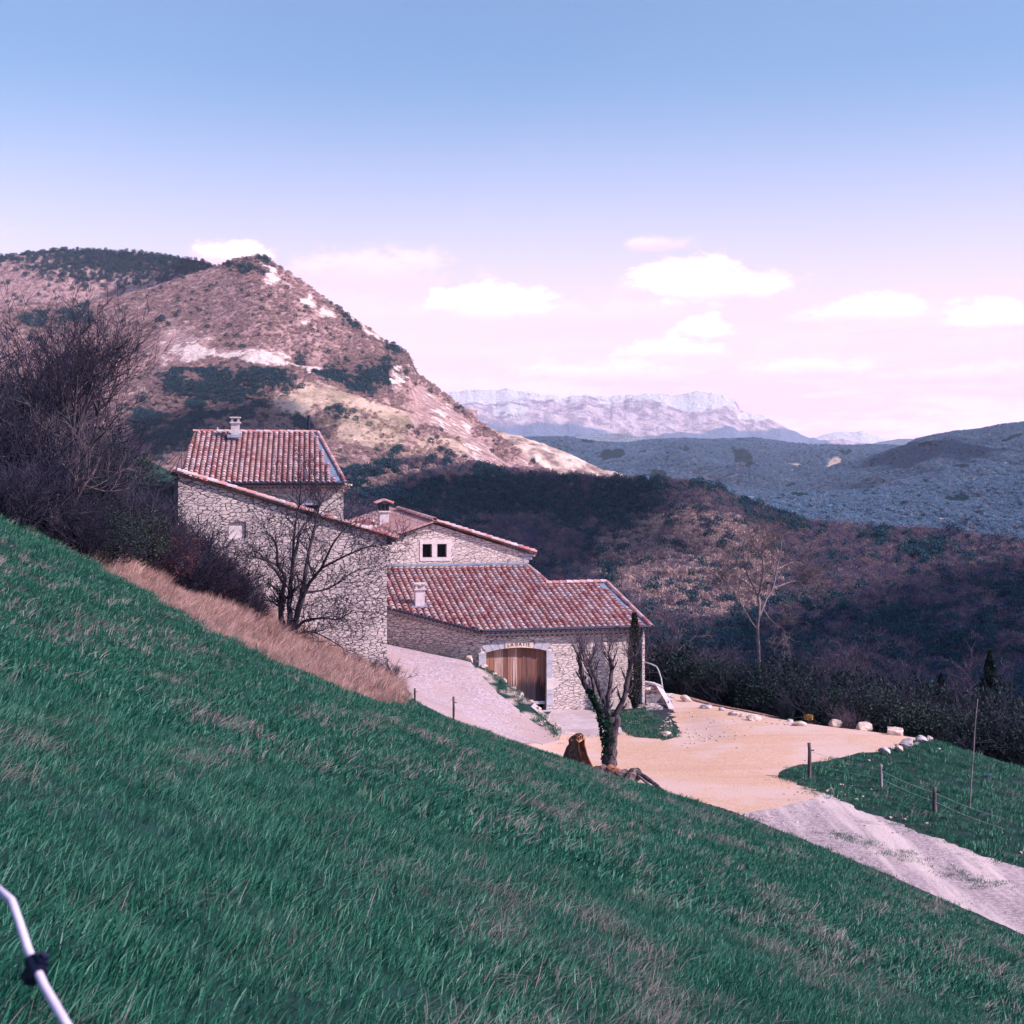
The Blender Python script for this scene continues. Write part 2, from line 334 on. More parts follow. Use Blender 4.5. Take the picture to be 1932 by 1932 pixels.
def m_hill(name, kind):
    m, nt, b = mat(name, 1.0); t = N(nt, 'ShaderNodeTexCoord'); v = t.outputs['Object']; b.inputs['Specular IOR Level'].default_value = 0
    a = N(nt, 'ShaderNodeAttribute', attribute_name='zone'); s = N(nt, 'ShaderNodeSeparateColor'); L(nt, a.outputs['Color'], s.inputs[0])
    rk, ev, md = s.outputs
    if kind == 'peak':
        f = noise(nt, v, .09, 6, .72); g = noise(nt, v, .022, 6, .65)
        c = mixc(nt, ss(nt, f, .38, .62), (.30, .18, .20), (.58, .37, .36))
        c = mixc(nt, ss(nt, g, .48, .66), c, (.50, .32, .33))
        c = mixc(nt, ss(nt, math_(nt, 'ADD', ev, math_(nt, 'MULTIPLY', math_(nt, 'SUBTRACT', f, .5), 1.6)), .35, .65), c, (.030, .040, .052))
        c = mixc(nt, ss(nt, math_(nt, 'ADD', md, math_(nt, 'MULTIPLY', math_(nt, 'SUBTRACT', f, .5), 1.4)), .38, .66), c, mixc(nt, ss(nt, g, .4, .6), (.33, .245, .19), (.74, .53, .44)))
        rn = noise(nt, mapping(nt, v, (1, 1, .5)), .07, 8, .75)
        c = mixc(nt, ss(nt, math_(nt, 'ADD', rk, math_(nt, 'MULTIPLY', math_(nt, 'SUBTRACT', rn, .5), 4.6)), .72, .84), c, (.85, .68, .66))
        L(nt, c, b.inputs['Base Color']); bump(nt, b, f, 1.0, 9)
    elif kind == 'wood':
        f = noise(nt, v, .25, 6, .7)
        c = mixc(nt, ss(nt, f, .35, .65), (.07, .08, .17), (.17, .14, .20))
        c = mixc(nt, md, c, mixc(nt, ss(nt, f, .35, .65), (.30, .20, .20), (.50, .36, .32)))  # md: pale meadow strips and the painted sunlit patch
        L(nt, c, b.inputs['Base Color']); bump(nt, b, f, 1.0, 2)
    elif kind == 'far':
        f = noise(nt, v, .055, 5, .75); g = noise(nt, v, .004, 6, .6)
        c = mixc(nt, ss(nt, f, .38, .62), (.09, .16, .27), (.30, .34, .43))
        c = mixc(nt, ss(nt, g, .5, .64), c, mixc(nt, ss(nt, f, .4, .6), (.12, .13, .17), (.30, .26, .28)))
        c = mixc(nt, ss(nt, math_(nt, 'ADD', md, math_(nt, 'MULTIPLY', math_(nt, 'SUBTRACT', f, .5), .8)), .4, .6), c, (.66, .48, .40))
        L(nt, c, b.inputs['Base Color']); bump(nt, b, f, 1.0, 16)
    elif kind == 'scree':
        f = noise(nt, v, .03, 7, .7)
        c = mixc(nt, ss(nt, f, .35, .6), (.20, .13, .13), (.72, .54, .48))
        L(nt, c, b.inputs['Base Color']); bump(nt, b, f, .8, 10)
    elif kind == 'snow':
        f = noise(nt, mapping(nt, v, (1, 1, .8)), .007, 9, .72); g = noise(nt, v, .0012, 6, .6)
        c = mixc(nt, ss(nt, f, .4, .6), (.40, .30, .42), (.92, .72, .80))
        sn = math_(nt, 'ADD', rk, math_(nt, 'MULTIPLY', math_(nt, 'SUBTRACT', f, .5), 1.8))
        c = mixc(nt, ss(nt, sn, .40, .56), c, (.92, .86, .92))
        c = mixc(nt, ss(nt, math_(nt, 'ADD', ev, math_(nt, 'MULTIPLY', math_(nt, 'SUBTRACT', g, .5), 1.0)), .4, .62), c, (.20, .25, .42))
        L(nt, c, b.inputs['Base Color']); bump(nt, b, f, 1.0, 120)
    return m
# ------------------------------------------------------------------ near terrain: a grass slope laid over a levelled yard
def tps_fit(pts):
    p = np.array(pts, float); X = p[:, :2]; n = len(X)
    d = np.linalg.norm(X[:, None]-X[None], axis=2); K = np.where(d > 0, d*d*np.log(d+1e-9), 0)+np.eye(n)*.5
    Pm = np.c_[np.ones(n), X]; A = np.zeros((n+3, n+3)); A[:n, :n] = K; A[:n, n:] = Pm; A[n:, :n] = Pm.T
    w = np.linalg.solve(A, np.r_[p[:, 2], 0, 0, 0]); return X, w
def tps_eval(fit, x, y):
    X, w = fit; sh = np.shape(x); x = np.ravel(x).astype(float); y = np.ravel(y).astype(float); out = np.empty(len(x)); n = len(X)
    for s in range(0, len(x), 20000):
        q = np.c_[x[s:s+20000], y[s:s+20000]]; d = np.linalg.norm(q[:, None]-X[None], axis=2)
        out[s:s+20000] = (d*d*np.log(d+1e-9))@w[:n]+w[n]+q@w[n+1:]
    return out.reshape(sh)
def pp(px, py, Y): v = P(px, py, Y); return (v.x, v.y, v.z)
def fp(x, y): return (x, y, -1.62-.355*x-.146*y)
field_pts = [pp(950, 1418, 38), pp(1060, 1458, 38), pp(1250, 1522, 38), pp(855, 1390, 38), pp(750, 1345, 40), pp(640, 1290, 42), pp(400, 1182, 38), pp(300, 1128, 40), pp(130, 1052, 36), pp(540, 1238, 42), pp(40, 1008, 34), pp(1060, 1440, 45), pp(950, 1402, 45), pp(1250, 1505, 43), pp(750, 1324, 46), pp(1390, 1552, 40), pp(850, 1362, 46), pp(640, 1262, 50),
             fp(0, 0), fp(-3, 2), fp(3, 2), fp(0, 8), fp(-2, 5), fp(5, 12), fp(-4, 12), fp(0, 18), fp(7, 22), fp(0, 30), fp(-5, 26), fp(10, 10), fp(-12, -8), fp(12, -8), fp(25, 0), fp(-10, 14),
             fp(20, 20), pp(1250, 1497, 47.0), pp(1390, 1541, 44.0), pp(1890, 1757, 32.5), pp(1640, 1645, 37.3), pp(950, 1398, 50.5), pp(855, 1367, 51.5), pp(745, 1312, 53),
             pp(540, 1212, 52), pp(300, 1105, 48), pp(130, 1030, 44), pp(40, 985, 42), pp(-250, 840, 40), pp(620, 1245, 56), pp(730, 1280, 59.5),
             pp(500, 1170, 58), pp(335, 1085, 57), pp(150, 1000, 56), pp(0, 905, 56), pp(-300, 790, 58), pp(310, 885, 78), pp(150, 820, 80), pp(-100, 740, 85), pp(420, 960, 84), pp(560, 1100, 80),
             pp(700, 1250, 78), pp(200, 900, 120), pp(-300, 700, 120), pp(600, 1150, 120), pp(966, 1500, 75), pp(1250, 1600, 60), pp(1500, 1750, 55)]
yard_pts = [pp(1000, 1337, 65.6), pp(1100, 1340, 65.2), pp(1210, 1338, 65.6), pp(1120, 1400, 57.0), pp(1250, 1420, 54.7), pp(1150, 1470, 49.6), pp(1400, 1440, 52.3), pp(1300, 1500, 47.0), pp(1390, 1540, 44.0),
            pp(1562, 1500, 47.0), pp(1890, 1630, 38.3), pp(1890, 1750, 32.9), pp(1640, 1645, 37.6), pp(1260, 1308, 70.3), pp(1400, 1341, 65), pp(1600, 1376, 60), pp(1745, 1396, 57.5), pp(1600, 1440, 52.4),
            pp(1890, 1447, 53), pp(1700, 1500, 47), pp(1850, 1530, 44.5), (14, 25, -10.2), (20, 30, -10.3), (26, 38, -11.5), (24, 48, -12.5), (10, 20, -10.2), (0, 35, -10.3), (-4, 45, -9.6),
            pp(950, 1395, 57*.96), pp(900, 1370, 54.6), pp(1000, 1395, 56.5), pp(740, 1318, 54.5), pp(780, 1325, 54.5), pp(850, 1300, 60), pp(740, 1217, 66.5), pp(800, 1232, 65), pp(735, 1270, 60.3), pp(890, 1250, 62.8),
            pp(930, 1285, 61.3), (-9, 72, -7.2), (-14, 80, -8), (0, 74, -9.8), (6, 78, -11.3), (12, 80, -14), (20, 75, -16), (28, 70, -16.5), (35, 60, -16.5), (40, 45, -15), (45, 25, -14), (16, 66, -12.2), (22, 60.5, -12.6),
            (-30, 90, -10), (0, 100, -19), (25, 100, -23), (60, 80, -26), (-40, 150, -14), (0, 150, -32), (60, 150, -38), (-60, 230, -26), (0, 230, -44), (90, 230, -46), (90, 60, -28), (90, 0, -25), (40, -15, -14), (0, 10, -10)]
FF = tps_fit(field_pts); YF = tps_fit(yard_pts)
def forecourt_mask(x, y):   # lowered paved forecourt in front of the barn door, right of the stony bank
    # bank line from the barn corner down to the yard
    pts = [(-1.75, 64.2), (-.9, 63.0), (-.15, 61.9), (1.0, 60.6), (2.3, 58.0), (3.0, 56.0)]
    d = np.full(np.shape(x), 1e9); side = np.zeros(np.shape(x))
    for (x0, y0), (x1, y1) in zip(pts[:-1], pts[1:]):
        t = np.clip(((x-x0)*(x1-x0)+(y-y0)*(y1-y0))/((x1-x0)**2+(y1-y0)**2), 0, 1)
        dx = x-(x0+t*(x1-x0)); dy = y-(y0+t*(y1-y0)); dd = np.hypot(dx, dy); c = (x1-x0)*dy-(y1-y0)*dx
        u = dd < d; d = np.where(u, dd, d); side = np.where(u, np.sign(c), side)
    s = d*side
    return np.clip(s/.45, 0, 1)*(np.clip((y-55.5)/2, 0, 1))*np.clip((9-x)/1.5, 0, 1)*np.clip((x+3)/.5, 0, 1)*np.clip((70-y)/2, 0, 1)
def HYd(x, y):
    x = np.asarray(x, float); y = np.asarray(y, float); g = tps_eval(YF, x, y); m = forecourt_mask(x, y); return g*(1-m)+np.minimum(g, -10.32)*m
def H(x, y, detail=True):
    x = np.asarray(x, float); y = np.asarray(y, float)
    f = tps_eval(FF, x, y); g = tps_eval(YF, x, y)
    m = forecourt_mask(x, y); g = g*(1-m)+np.minimum(g, -10.32+.0*x)*m
    # the field exists only on the near/left side
    lim = np.clip((y-70)/8, 0, 1)*np.clip((x+8)/4, 0, 1); f = f-lim*30
    k = .25; d = f-g; h = np.where(d > k, f, np.where(d < -k, g, g+(d+k)**2/(4*k)))
    if detail:
        fm = np.clip(d/1.0, 0, 1); h = h+fm*((fbm(x*.5, y*.5, 5, 3)-.5)*.10+(fbm(x*1.7, y*1.7, 8, 2)-.5)*.05)
    return h
def H1(x, y): return float(H(np.array([x]), np.array([y]))[0])
_ys = np.concatenate([np.arange(2, 30, .15), np.arange(30, 100, .12), np.arange(100, 240, .6)])
def G(px, py):     # the point of the ground seen at a pixel of the photograph
    x = (px-CX)/FPX*_ys; z = (HY-py)/FPX*_ys; h = H(x, _ys)
    i = np.argmax(z <= h)
    if i == 0: i = 1
    a = (z[i-1]-h[i-1])/max(1e-9, (z[i-1]-h[i-1])-(z[i]-h[i])); Y = _ys[i-1]+a*(_ys[i]-_ys[i-1])
    return Vector(((px-CX)/FPX*Y, Y, (HY-py)/FPX*Y))
def Gf(px, py):
    h0 = tps_eval(FF, (px-CX)/FPX*_ys, _ys); z = (HY-py)/FPX*_ys; hit = z <= h0; i = int(np.argmax(hit))
    if not hit.any() or _ys[i] > 62: d = z-h0; d[(_ys > 62) | (_ys < 10)] = 99; i = int(np.argmin(d))
    Y = _ys[i]; return Vector(((px-CX)/FPX*Y, Y, float(h0[i])))
def Gy(px, py):    # the same on the levelled yard alone, for the outlines of the gravel
    x = (px-CX)/FPX*_ys; z = (HY-py)/FPX*_ys; h = HYd(x, _ys); hit = z <= h; i = int(np.argmax(hit))
    if not hit.any() or _ys[i] > 74: Y = 10.38*FPX/(py-HY)
    elif i == 0: Y = _ys[0]
    else:
        a = (z[i-1]-h[i-1])/max(1e-9, (z[i-1]-h[i-1])-(z[i]-h[i])); Y = _ys[i-1]+a*(_ys[i]-_ys[i-1])
    return Vector(((px-CX)/FPX*Y, Y, (HY-py)/FPX*Y))
def inpoly(x, y, poly):
    x = np.asarray(x); y = np.asarray(y); c = np.zeros(x.shape, bool); n = len(poly)
    for i in range(n):
        x0, y0 = poly[i][:2]; x1, y1 = poly[(i+1) % n][:2]
        k = ((y0 > y) != (y1 > y)) & (x < (x1-x0)*(y-y0)/((y1-y0) or 1e-9)+x0); c ^= k
    return c
# outlines of the gravel sheets (photo pixels, dropped onto the ground)
court_px = [(880, 1385), (950, 1393), (1000, 1410), (1060, 1436), (1150, 1470), (1250, 1502), (1330, 1530), (1390, 1545), (1450, 1530), (1520, 1513), (1562, 1500), (1540, 1492), (1500, 1480), (1474, 1466),
            (1484, 1452), (1530, 1439), (1600, 1427), (1655, 1420), (1690, 1408), (1750, 1398), (1690, 1386), (1600, 1373), (1530, 1364), (1450, 1352), (1380, 1336), (1310, 1318), (1262, 1306), (1266, 1335), (1270, 1355), (1276, 1375),
            (1284, 1390), (1250, 1398), (1205, 1391), (1176, 1383), (1120, 1378), (1060, 1384), (1000, 1392)]
fore_px = [(1003, 1335), (1060, 1336), (1120, 1344), (1165, 1368), (1178, 1384), (1120, 1388), (1052, 1388), (1045, 1372), (1020, 1350)]
drive_px = [(737, 1214), (800, 1228), (860, 1240), (893, 1262), (930, 1300), (985, 1345), (1030, 1378), (1052, 1400), (1000, 1404), (940, 1396), (885, 1388), (850, 1372), (780, 1335), (730, 1318), (732, 1270)]
track_xy = [tuple(Gy(*q)[:2]) for q in [(1385, 1540), (1450, 1528), (1520, 1510), (1562, 1500), (1620, 1528), (1750, 1577), (1890, 1628)]]+[(19, 32.5), (21, 24), (17, 20), (14.5, 24)]+[tuple(Gy(*q)[:2]) for q in [(1890, 1760), (1800, 1715), (1640, 1648), (1500, 1588)]]
court_xy = [tuple(Gy(*q)[:2]) for q in court_px]; fore_xy = [tuple(Gy(*q)[:2]) for q in fore_px]; drive_xy = [(-6.2, 66.6), (-4.3, 65.6), (-2.6, 64.6), (-1.7, 62.3)]+[tuple(Gy(*q)[:2]) for q in drive_px[4:]]
from mathutils.geometry import delaunay_2d_cdt
def sheet(name, poly, material, lift, step=.35, jitter=.12, seed=1):
    rng = random.Random(seed); pts = []
    n = len(poly)
    for i in range(n):
        a = Vector(poly[i]); b = Vector(poly[(i+1) % n]); m = max(1, int((b-a).length/.3))
        for k in range(m): p = a.lerp(b, k/m); pts.append(Vector((p.x+rng.uniform(-jitter, jitter), p.y+rng.uniform(-jitter, jitter))))
    nb = len(pts); edges = [(i, (i+1) % nb) for i in range(nb)]
    xs = [p.x for p in pts]; ys = [p.y for p in pts]
    gx, gy = np.meshgrid(np.arange(min(xs), max(xs), step), np.arange(min(ys), max(ys), step)); ok = inpoly(gx, gy, [(p.x, p.y) for p in pts])
    allp = pts+[Vector((float(a), float(b))) for a, b in zip(gx[ok], gy[ok])]
    vo, eo, fo, *_ = delaunay_2d_cdt(allp, edges, [], 1, 1e-5)
    x = np.array([v.x for v in vo]); y = np.array([v.y for v in vo]); z = HYd(x, y)+lift+(fbm(x*1.1, y*1.1, seed, 3)-.5)*.03
    me = bpy.data.meshes.new(name); me.from_pydata(list(zip(x, y, z)), [], [tuple(f) for f in fo]); me.materials.append(material)
    me.polygons.foreach_set('use_smooth', [True]*len(me.polygons)); me.update()
    if sum(p.normal.z for p in me.polygons) < 0: me.flip_normals()
    o = bpy.data.objects.new(name, me); COL.objects.link(o); return tag(o, kind='structure')
# ground mesh, finer near the house
def axis(a, b, fine0, fine1, sf, sc):
    v = list(np.arange(a, fine0, sc))+list(np.arange(fine0, fine1, sf))+list(np.arange(fine1, b, sc)); return np.array(v)
gx = axis(-110, 110, -24, 26, .30, 2.0); gy = axis(-20, 262, 1, 76, .30, 2.0)
XX, YY = np.meshgrid(gx, gy); ZZ = H(XX, YY)
def gridfaces(nx, ny):
    i = np.arange(ny-1)[:, None]*nx+np.arange(nx-1)[None]; return np.stack([i, i+1, i+nx+1, i+nx], -1).reshape(-1, 4)
DRY = [tuple(Gf(*q)[:2]) for q in [(60, 985), (130, 1035), (200, 1072), (300, 1135), (400, 1190), (500, 1240), (600, 1285), (700, 1325), (745, 1330)]]+[(-4.9, 59), (-5.4, 60.5), (-14.5, 58), (-16, 50), (-15, 44)]
def drymask(x, y): return inpoly(x+(fbm(x*.8, y*.8, 3, 3)-.5)*1.5, y+(fbm(x*.8, y*.8, 4, 3)-.5)*2.5, DRY)
zone = np.zeros(XX.shape+(4,)); zone[..., 3] = 1
zone[..., 0] = drymask(XX, YY)
RG = [tuple(Gy(*q)[:2]) for q in [(1484, 1452), (1600, 1427), (1690, 1408), (1750, 1396), (1890, 1440)]]+[(40, 50), (40, 10), (17, 20)]+[tuple(Gy(*q)[:2]) for q in [(1890, 1628), (1562, 1500), (1474, 1466)]]
_g = tps_eval(YF, XX, YY)-tps_eval(FF, XX, YY)
wd = (((_g > -.2) & (YY > 52) & (XX > 0) & ~inpoly(XX, YY, RG)) | (YY > 84)).astype(float)
LAWN = [tuple(Gy(*q)[:2]) for q in [(1085, 1330), (1215, 1332), (1275, 1365), (1290, 1392), (1240, 1400), (1160, 1385), (1140, 1350)]]
wd = wd*(1-inpoly(XX, YY, LAWN))
zone[..., 1] = wd*np.clip(((YY-56)+(XX-6)*.6)/4, 0, 1)*(1-((XX < -12) & (YY < 110)))
bank = (inpoly(XX, YY, [tuple(Gy(*q)[:2]) for q in [(850, 1236), (895, 1240), (930, 1262), (1000, 1322), (1056, 1395), (1030, 1395), (960, 1340), (900, 1280)]]))
zone[..., 2] = np.maximum(bank*(fbm(XX*2, YY*2, 2, 3) > .48), (_g > -.05)*(XX > -7)*(YY < 68)*(YY > 56)*(XX < 9)*.0)
npmesh('grass_slope', np.stack([XX, YY, ZZ], -1).reshape(-1, 3), gridfaces(len(gx), len(gy)), M['ground'], smooth=True, attrs={'zone': zone.reshape(-1, 4)})['kind'] = 'structure'
# the land beyond, one sheet to the horizon far below the valley floors
gm = MB(); gm.add([(-17000, -2500, -420), (17000, -2500, -420), (17000, 18500, -420), (-17000, 18500, -420)], [(0, 1, 2, 3)])
M['far_ground'] = simple('valley_ground', (.05, .06, .07), (.12, .12, .11), .01, 1, 0)
tag(gm.build('valley_ground', M['far_ground']), kind='structure')
sheet('gravel_courtyard', court_xy, M['court'], .022, seed=2, jitter=.2)
sheet('paved_forecourt', fore_xy, M['concrete'], .034, seed=3, jitter=.05)
sheet('upper_driveway', drive_xy, M['drive'], .030, seed=4)
sheet('gravel_track', track_xy, M['track'], .026, seed=5, jitter=.12)

# ------------------------------------------------------------------ hills and mountains
def interp(poly, xs, col): a = np.array(poly, float); return np.interp(xs, a[:, 0], a[:, col])
def blob(PX, PY, cx, cy, rx, ry, soft=.5, tilt=0):
    dx = PX-cx; dy = PY-cy-dx*tilt; return np.clip((1-np.sqrt((dx/rx)**2+(dy/ry)**2))/soft, 0, 1)
HS = {}
def hill(name, ridge, base, nx, ny, material, amp, nscale, x0=-500, x1=2450, power=1.0, back=.35, zones=None, seed=1, mid=None, rough_ridge=0.0):
    xs = np.linspace(x0, x1, nx); ry = interp(ridge, xs, 1); rY = interp(ridge, xs, 2); by = interp(base, xs, 1); bY = interp(base, xs, 2)
    if rough_ridge: ry = ry+(fbm(xs*.05, xs*0+3, seed+40, 5, .6)-.5)*rough_ridge
    t = np.linspace(0, 1, ny)
    Yd = bY[None]+(rY-bY)[None]*(t[:, None]**power)
    X_r = (xs-CX)/FPX*rY; zr = (HY-ry)/FPX*rY; zb = (HY-by)/FPX*bY
    PY = by[None]+(ry-by)[None]*t[:, None]; PXg = np.repeat(xs[None], ny, 0)
    Xw = (PXg-CX)/FPX*Yd; Zw = (HY-PY)/FPX*Yd
    env = np.sin(np.pi*np.clip(t, 0, 1))[:, None]**.6
    fn = fbm(Xw/nscale, Yd/nscale, seed, 6, .55)-.5; fr = 1-np.abs(fbm(Xw/nscale*.7, Yd/nscale*.7, seed+9, 4, .5)*2-1)-.7
    Zw = Zw+env*amp*(fn*1.0+fr*.8)
    # back side drops away
    nb = max(6, ny//8); tb = np.linspace(0, 1, nb+1)[1:]
    Yb = rY[None]*(1+back*tb[:, None]); Xb = np.repeat(X_r[None], nb, 0)*(1+back*tb[:, None]*.5); Zb = zr[None]-np.abs(zr[None]-zb[None]+amp*3)*tb[:, None]**1.3
    V = np.concatenate([np.stack([Xw, Yd, Zw], -1), np.stack([Xb, Yb, Zb], -1)], 0)
    zn = np.zeros(V.shape[:2]+(4,)); zn[..., 3] = 1
    if zones is not None:
        r, g, b = zones(PXg, PY); zn[:ny, :, 0] = r; zn[:ny, :, 1] = g; zn[:ny, :, 2] = b
    o = npmesh(name, V.reshape(-1, 3), gridfaces(nx, ny+nb), material, smooth=True, attrs={'zone': zn.reshape(-1, 4)}); o['kind'] = 'structure'
    HS[name] = (V[:ny], PXg, PY, zn[:ny]); return o
def z_peak(px, py):
    n = fbm(px*.02, py*.035, 51, 5, .6); w = (n-.5)*95; X, Y = px+w, py+(fbm(px*.03, py*.05, 77, 5, .65)-.5)*44
    rock = np.maximum.reduce([blob(X, Y, 385, 660, 125, 17)*1.15, blob(X, Y, 490, 676, 65, 28)*1.2, blob(X, Y, 560, 690, 70, 11, tilt=-.12)*1.3, blob(X, Y, 513, 523, 32, 26, tilt=.5), blob(X, Y, 605, 603, 40, 14, tilt=-.3), blob(X, Y, 592, 575, 12, 26),
                              blob(X, Y, 700, 622, 60, 18, tilt=.72)*.75, blob(X, Y, 765, 712, 22, 30, tilt=.3)*.75, blob(X, Y, 335, 640, 60, 40)*.45, blob(X, Y, 660, 592, 50, 12, tilt=.7)*.55,
                              blob(X, Y, 870, 825, 130, 55, tilt=.75)*.62, blob(X, Y, 800, 800, 70, 30)*.4, blob(X, Y, 585, 712, 18, 22)*.7, blob(X, Y, 980, 885, 70, 30, tilt=.6)*.5, blob(X, Y, 840, 770, 50, 20, tilt=.8)*.5])
    ever = np.maximum.reduce([blob(X, Y, 430, 735, 170, 40)*.95, blob(X, Y, 660, 705, 110, 38)*.85, blob(X, Y, 350, 810, 160, 70)*.8, blob(X, Y, 760, 690, 50, 60)*.5, blob(X, Y, 470, 800, 120, 36)*.7, blob(X, Y, 640, 800, 30, 14)*.8,
                              blob(X, Y, 560, 815, 90, 30)*.6, blob(X, Y, 690, 890, 90, 18, tilt=-.2)*1.0, blob(X, Y, 470, 500, 90, 22)*.6, blob(X, Y, 740, 855, 50, 10)*.9, blob(X, Y, 730, 900, 180, 14)*.7, blob(X, Y, 680, 620, 90, 20, tilt=.75)*.55, blob(X, Y, 130, 600, 120, 30)*.6])
    mead = np.maximum.reduce([blob(X, Y, 620, 772, 170, 28)*1.0, blob(X, Y, 700, 815, 120, 50)*.9, blob(X, Y, 800, 860, 140, 30)*.6, blob(X, Y, 760, 905, 150, 18, tilt=-.2)*.6, blob(X, Y, 300, 700, 100, 30)*.15, blob(X, Y, 260, 752, 40, 12)*.6])
    return rock, ever, mead
hill('distant_plateau', [(-500, 520, 2900), (-100, 498, 2900), (40, 479, 2900), (100, 471, 2900), (200, 472, 2900), (290, 480, 2850), (380, 492, 2800), (430, 512, 2750), (600, 600, 2700), (800, 760, 2700), (2450, 1000, 2700)],
     [(-500, 900, 1950), (2450, 1300, 1950)], 300, 90, m_hill('plateau_slope', 'peak'), 60, 260, x1=900, zones=lambda x, y: (blob(x, y, 250, 540, 120, 14)*.5, np.maximum(blob(x, y, 300, 490, 260, 36)*1.1, blob(x, y, 60, 472, 120, 14)*1.0), 0*x), seed=4, rough_ridge=4)
hill('limestone_peak', [(-500, 640, 1700), (-100, 585, 1750), (60, 572, 1780), (180, 566, 1800), (260, 549, 1800), (330, 527, 1800), (400, 505, 1800), (440, 491, 1800), (470, 483, 1800), (492, 482, 1800), (520, 497, 1790), (560, 524, 1780), (610, 560, 1760), (660, 594, 1740), (700, 622, 1720), (740, 651, 1700),
                        (772, 671, 1690), (781, 690, 1685), (790, 706, 1680), (830, 735, 1660), (880, 775, 1630), (940, 820, 1600), (1000, 865, 1560), (1045, 893, 1540), (1100, 925, 1520), (1250, 990, 1500), (2450, 1300, 1500)],
     [(-500, 1000, 820), (300, 985, 820), (700, 975, 820), (900, 960, 900), (1050, 960, 1100), (1300, 1010, 1300), (2450, 1320, 1400)], 760, 300, m_hill('peak_slope', 'peak'), 34, 150, x1=1400, power=.9, zones=z_peak, seed=11, rough_ridge=4)
hill('pale_scree_hill', [(700, 760, 2300), (940, 812, 2300), (1000, 829, 2280), (1040, 842, 2260), (1080, 858, 2240), (1130, 884, 2220), (1170, 893, 2200), (1250, 925, 2200), (1500, 1000, 2200)],
     [(700, 960, 1900), (1500, 1060, 1900)], 200, 70, m_hill('scree_slope', 'scree'), 50, 110, x0=700, x1=1500, seed=21, rough_ridge=6)
hill('snow_mountains', [(-500, 760, 14000), (700, 760, 14000), (830, 745, 14000), (850, 740, 14000), (900, 737, 14000), (950, 733, 14000), (1000, 739, 14000), (1030, 746, 14000), (1070, 750, 14000), (1110, 745, 14000), (1150, 751, 14000), (1190, 743, 14000), (1240, 742, 14000), (1270, 746, 14000), (1310, 739, 14000), (1360, 744, 14000), (1385, 752, 14000), (1398, 772, 13900),
                        (1412, 777, 13900), (1440, 784, 13900), (1470, 800, 13900), (1510, 820, 13900), (1545, 834, 13900), (1620, 850, 13900), (2450, 960, 14000)],
     [(-500, 900, 11000), (2450, 960, 11000)], 560, 130, m_hill('snow_rock', 'snow'), 420, 1100, x0=600, x1=1900, zones=lambda x, y: (np.maximum.reduce([np.clip((772-y)/26, 0, 1)*.75, blob(x, y, 1310, 750, 110, 20)*1.1, blob(x, y, 1425, 783, 45, 12), blob(x, y, 960, 775, 60, 50)*.55]), np.clip((y-796)/30, 0, 1), 0*x), seed=31, rough_ridge=9, power=.8, back=.06)
hill('snow_range_behind', [(1300, 860, 16500), (1520, 838, 16500), (1545, 822, 16500), (1575, 814, 16500), (1600, 817, 16500), (1625, 812, 16500), (1650, 823, 16500), (1690, 836, 16500), (1900, 880, 16500)],
     [(1300, 900, 15500), (1900, 900, 15500)], 200, 40, m_hill('snow_rock_far', 'snow'), 300, 900, x0=1300, x1=1900, zones=lambda x, y: (np.clip((838-y)/10, 0, 1)*.9, 0*x, 0*x), seed=35, rough_ridge=7, back=.10)
hill('blue_foothills', [(600, 830, 7500), (900, 822, 7500), (1040, 826, 7500), (1100, 818, 7500), (1170, 818, 7500), (1230, 828, 7500), (1500, 842, 7500), (1640, 838, 7500), (1690, 829, 7500), (1725, 828, 7500), (1745, 836, 7500), (2450, 850, 7500)],
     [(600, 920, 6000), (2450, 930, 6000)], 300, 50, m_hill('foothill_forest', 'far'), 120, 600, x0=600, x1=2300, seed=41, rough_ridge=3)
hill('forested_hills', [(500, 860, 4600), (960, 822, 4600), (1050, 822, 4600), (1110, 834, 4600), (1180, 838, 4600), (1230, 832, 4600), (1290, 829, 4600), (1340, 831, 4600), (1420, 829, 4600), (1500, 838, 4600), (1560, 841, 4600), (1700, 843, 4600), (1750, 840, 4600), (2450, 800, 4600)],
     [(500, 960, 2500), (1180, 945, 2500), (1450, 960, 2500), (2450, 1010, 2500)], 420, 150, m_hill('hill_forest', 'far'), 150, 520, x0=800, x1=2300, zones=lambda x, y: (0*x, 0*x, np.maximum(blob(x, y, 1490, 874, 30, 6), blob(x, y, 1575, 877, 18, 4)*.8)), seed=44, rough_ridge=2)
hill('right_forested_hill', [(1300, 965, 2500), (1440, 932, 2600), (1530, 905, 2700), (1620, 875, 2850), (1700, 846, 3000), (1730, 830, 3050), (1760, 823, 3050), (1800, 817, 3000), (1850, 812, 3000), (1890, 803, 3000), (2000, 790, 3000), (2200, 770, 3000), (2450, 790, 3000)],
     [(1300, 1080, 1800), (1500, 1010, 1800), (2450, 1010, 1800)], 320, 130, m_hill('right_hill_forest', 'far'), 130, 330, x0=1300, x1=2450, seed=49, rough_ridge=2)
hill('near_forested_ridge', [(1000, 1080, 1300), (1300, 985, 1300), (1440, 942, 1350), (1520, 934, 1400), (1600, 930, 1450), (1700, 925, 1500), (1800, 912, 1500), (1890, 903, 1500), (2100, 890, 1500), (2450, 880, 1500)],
     [(1000, 1200, 900), (1400, 1100, 900), (2450, 1120, 900)], 320, 110, m_hill('near_ridge_forest', 'far'), 50, 170, x0=1000, x1=2450, zones=lambda x, y: (0*x, 0*x, blob(x, y, 1790, 976, 110, 3.2, .3, tilt=-.075)*1.1), seed=53, rough_ridge=2)
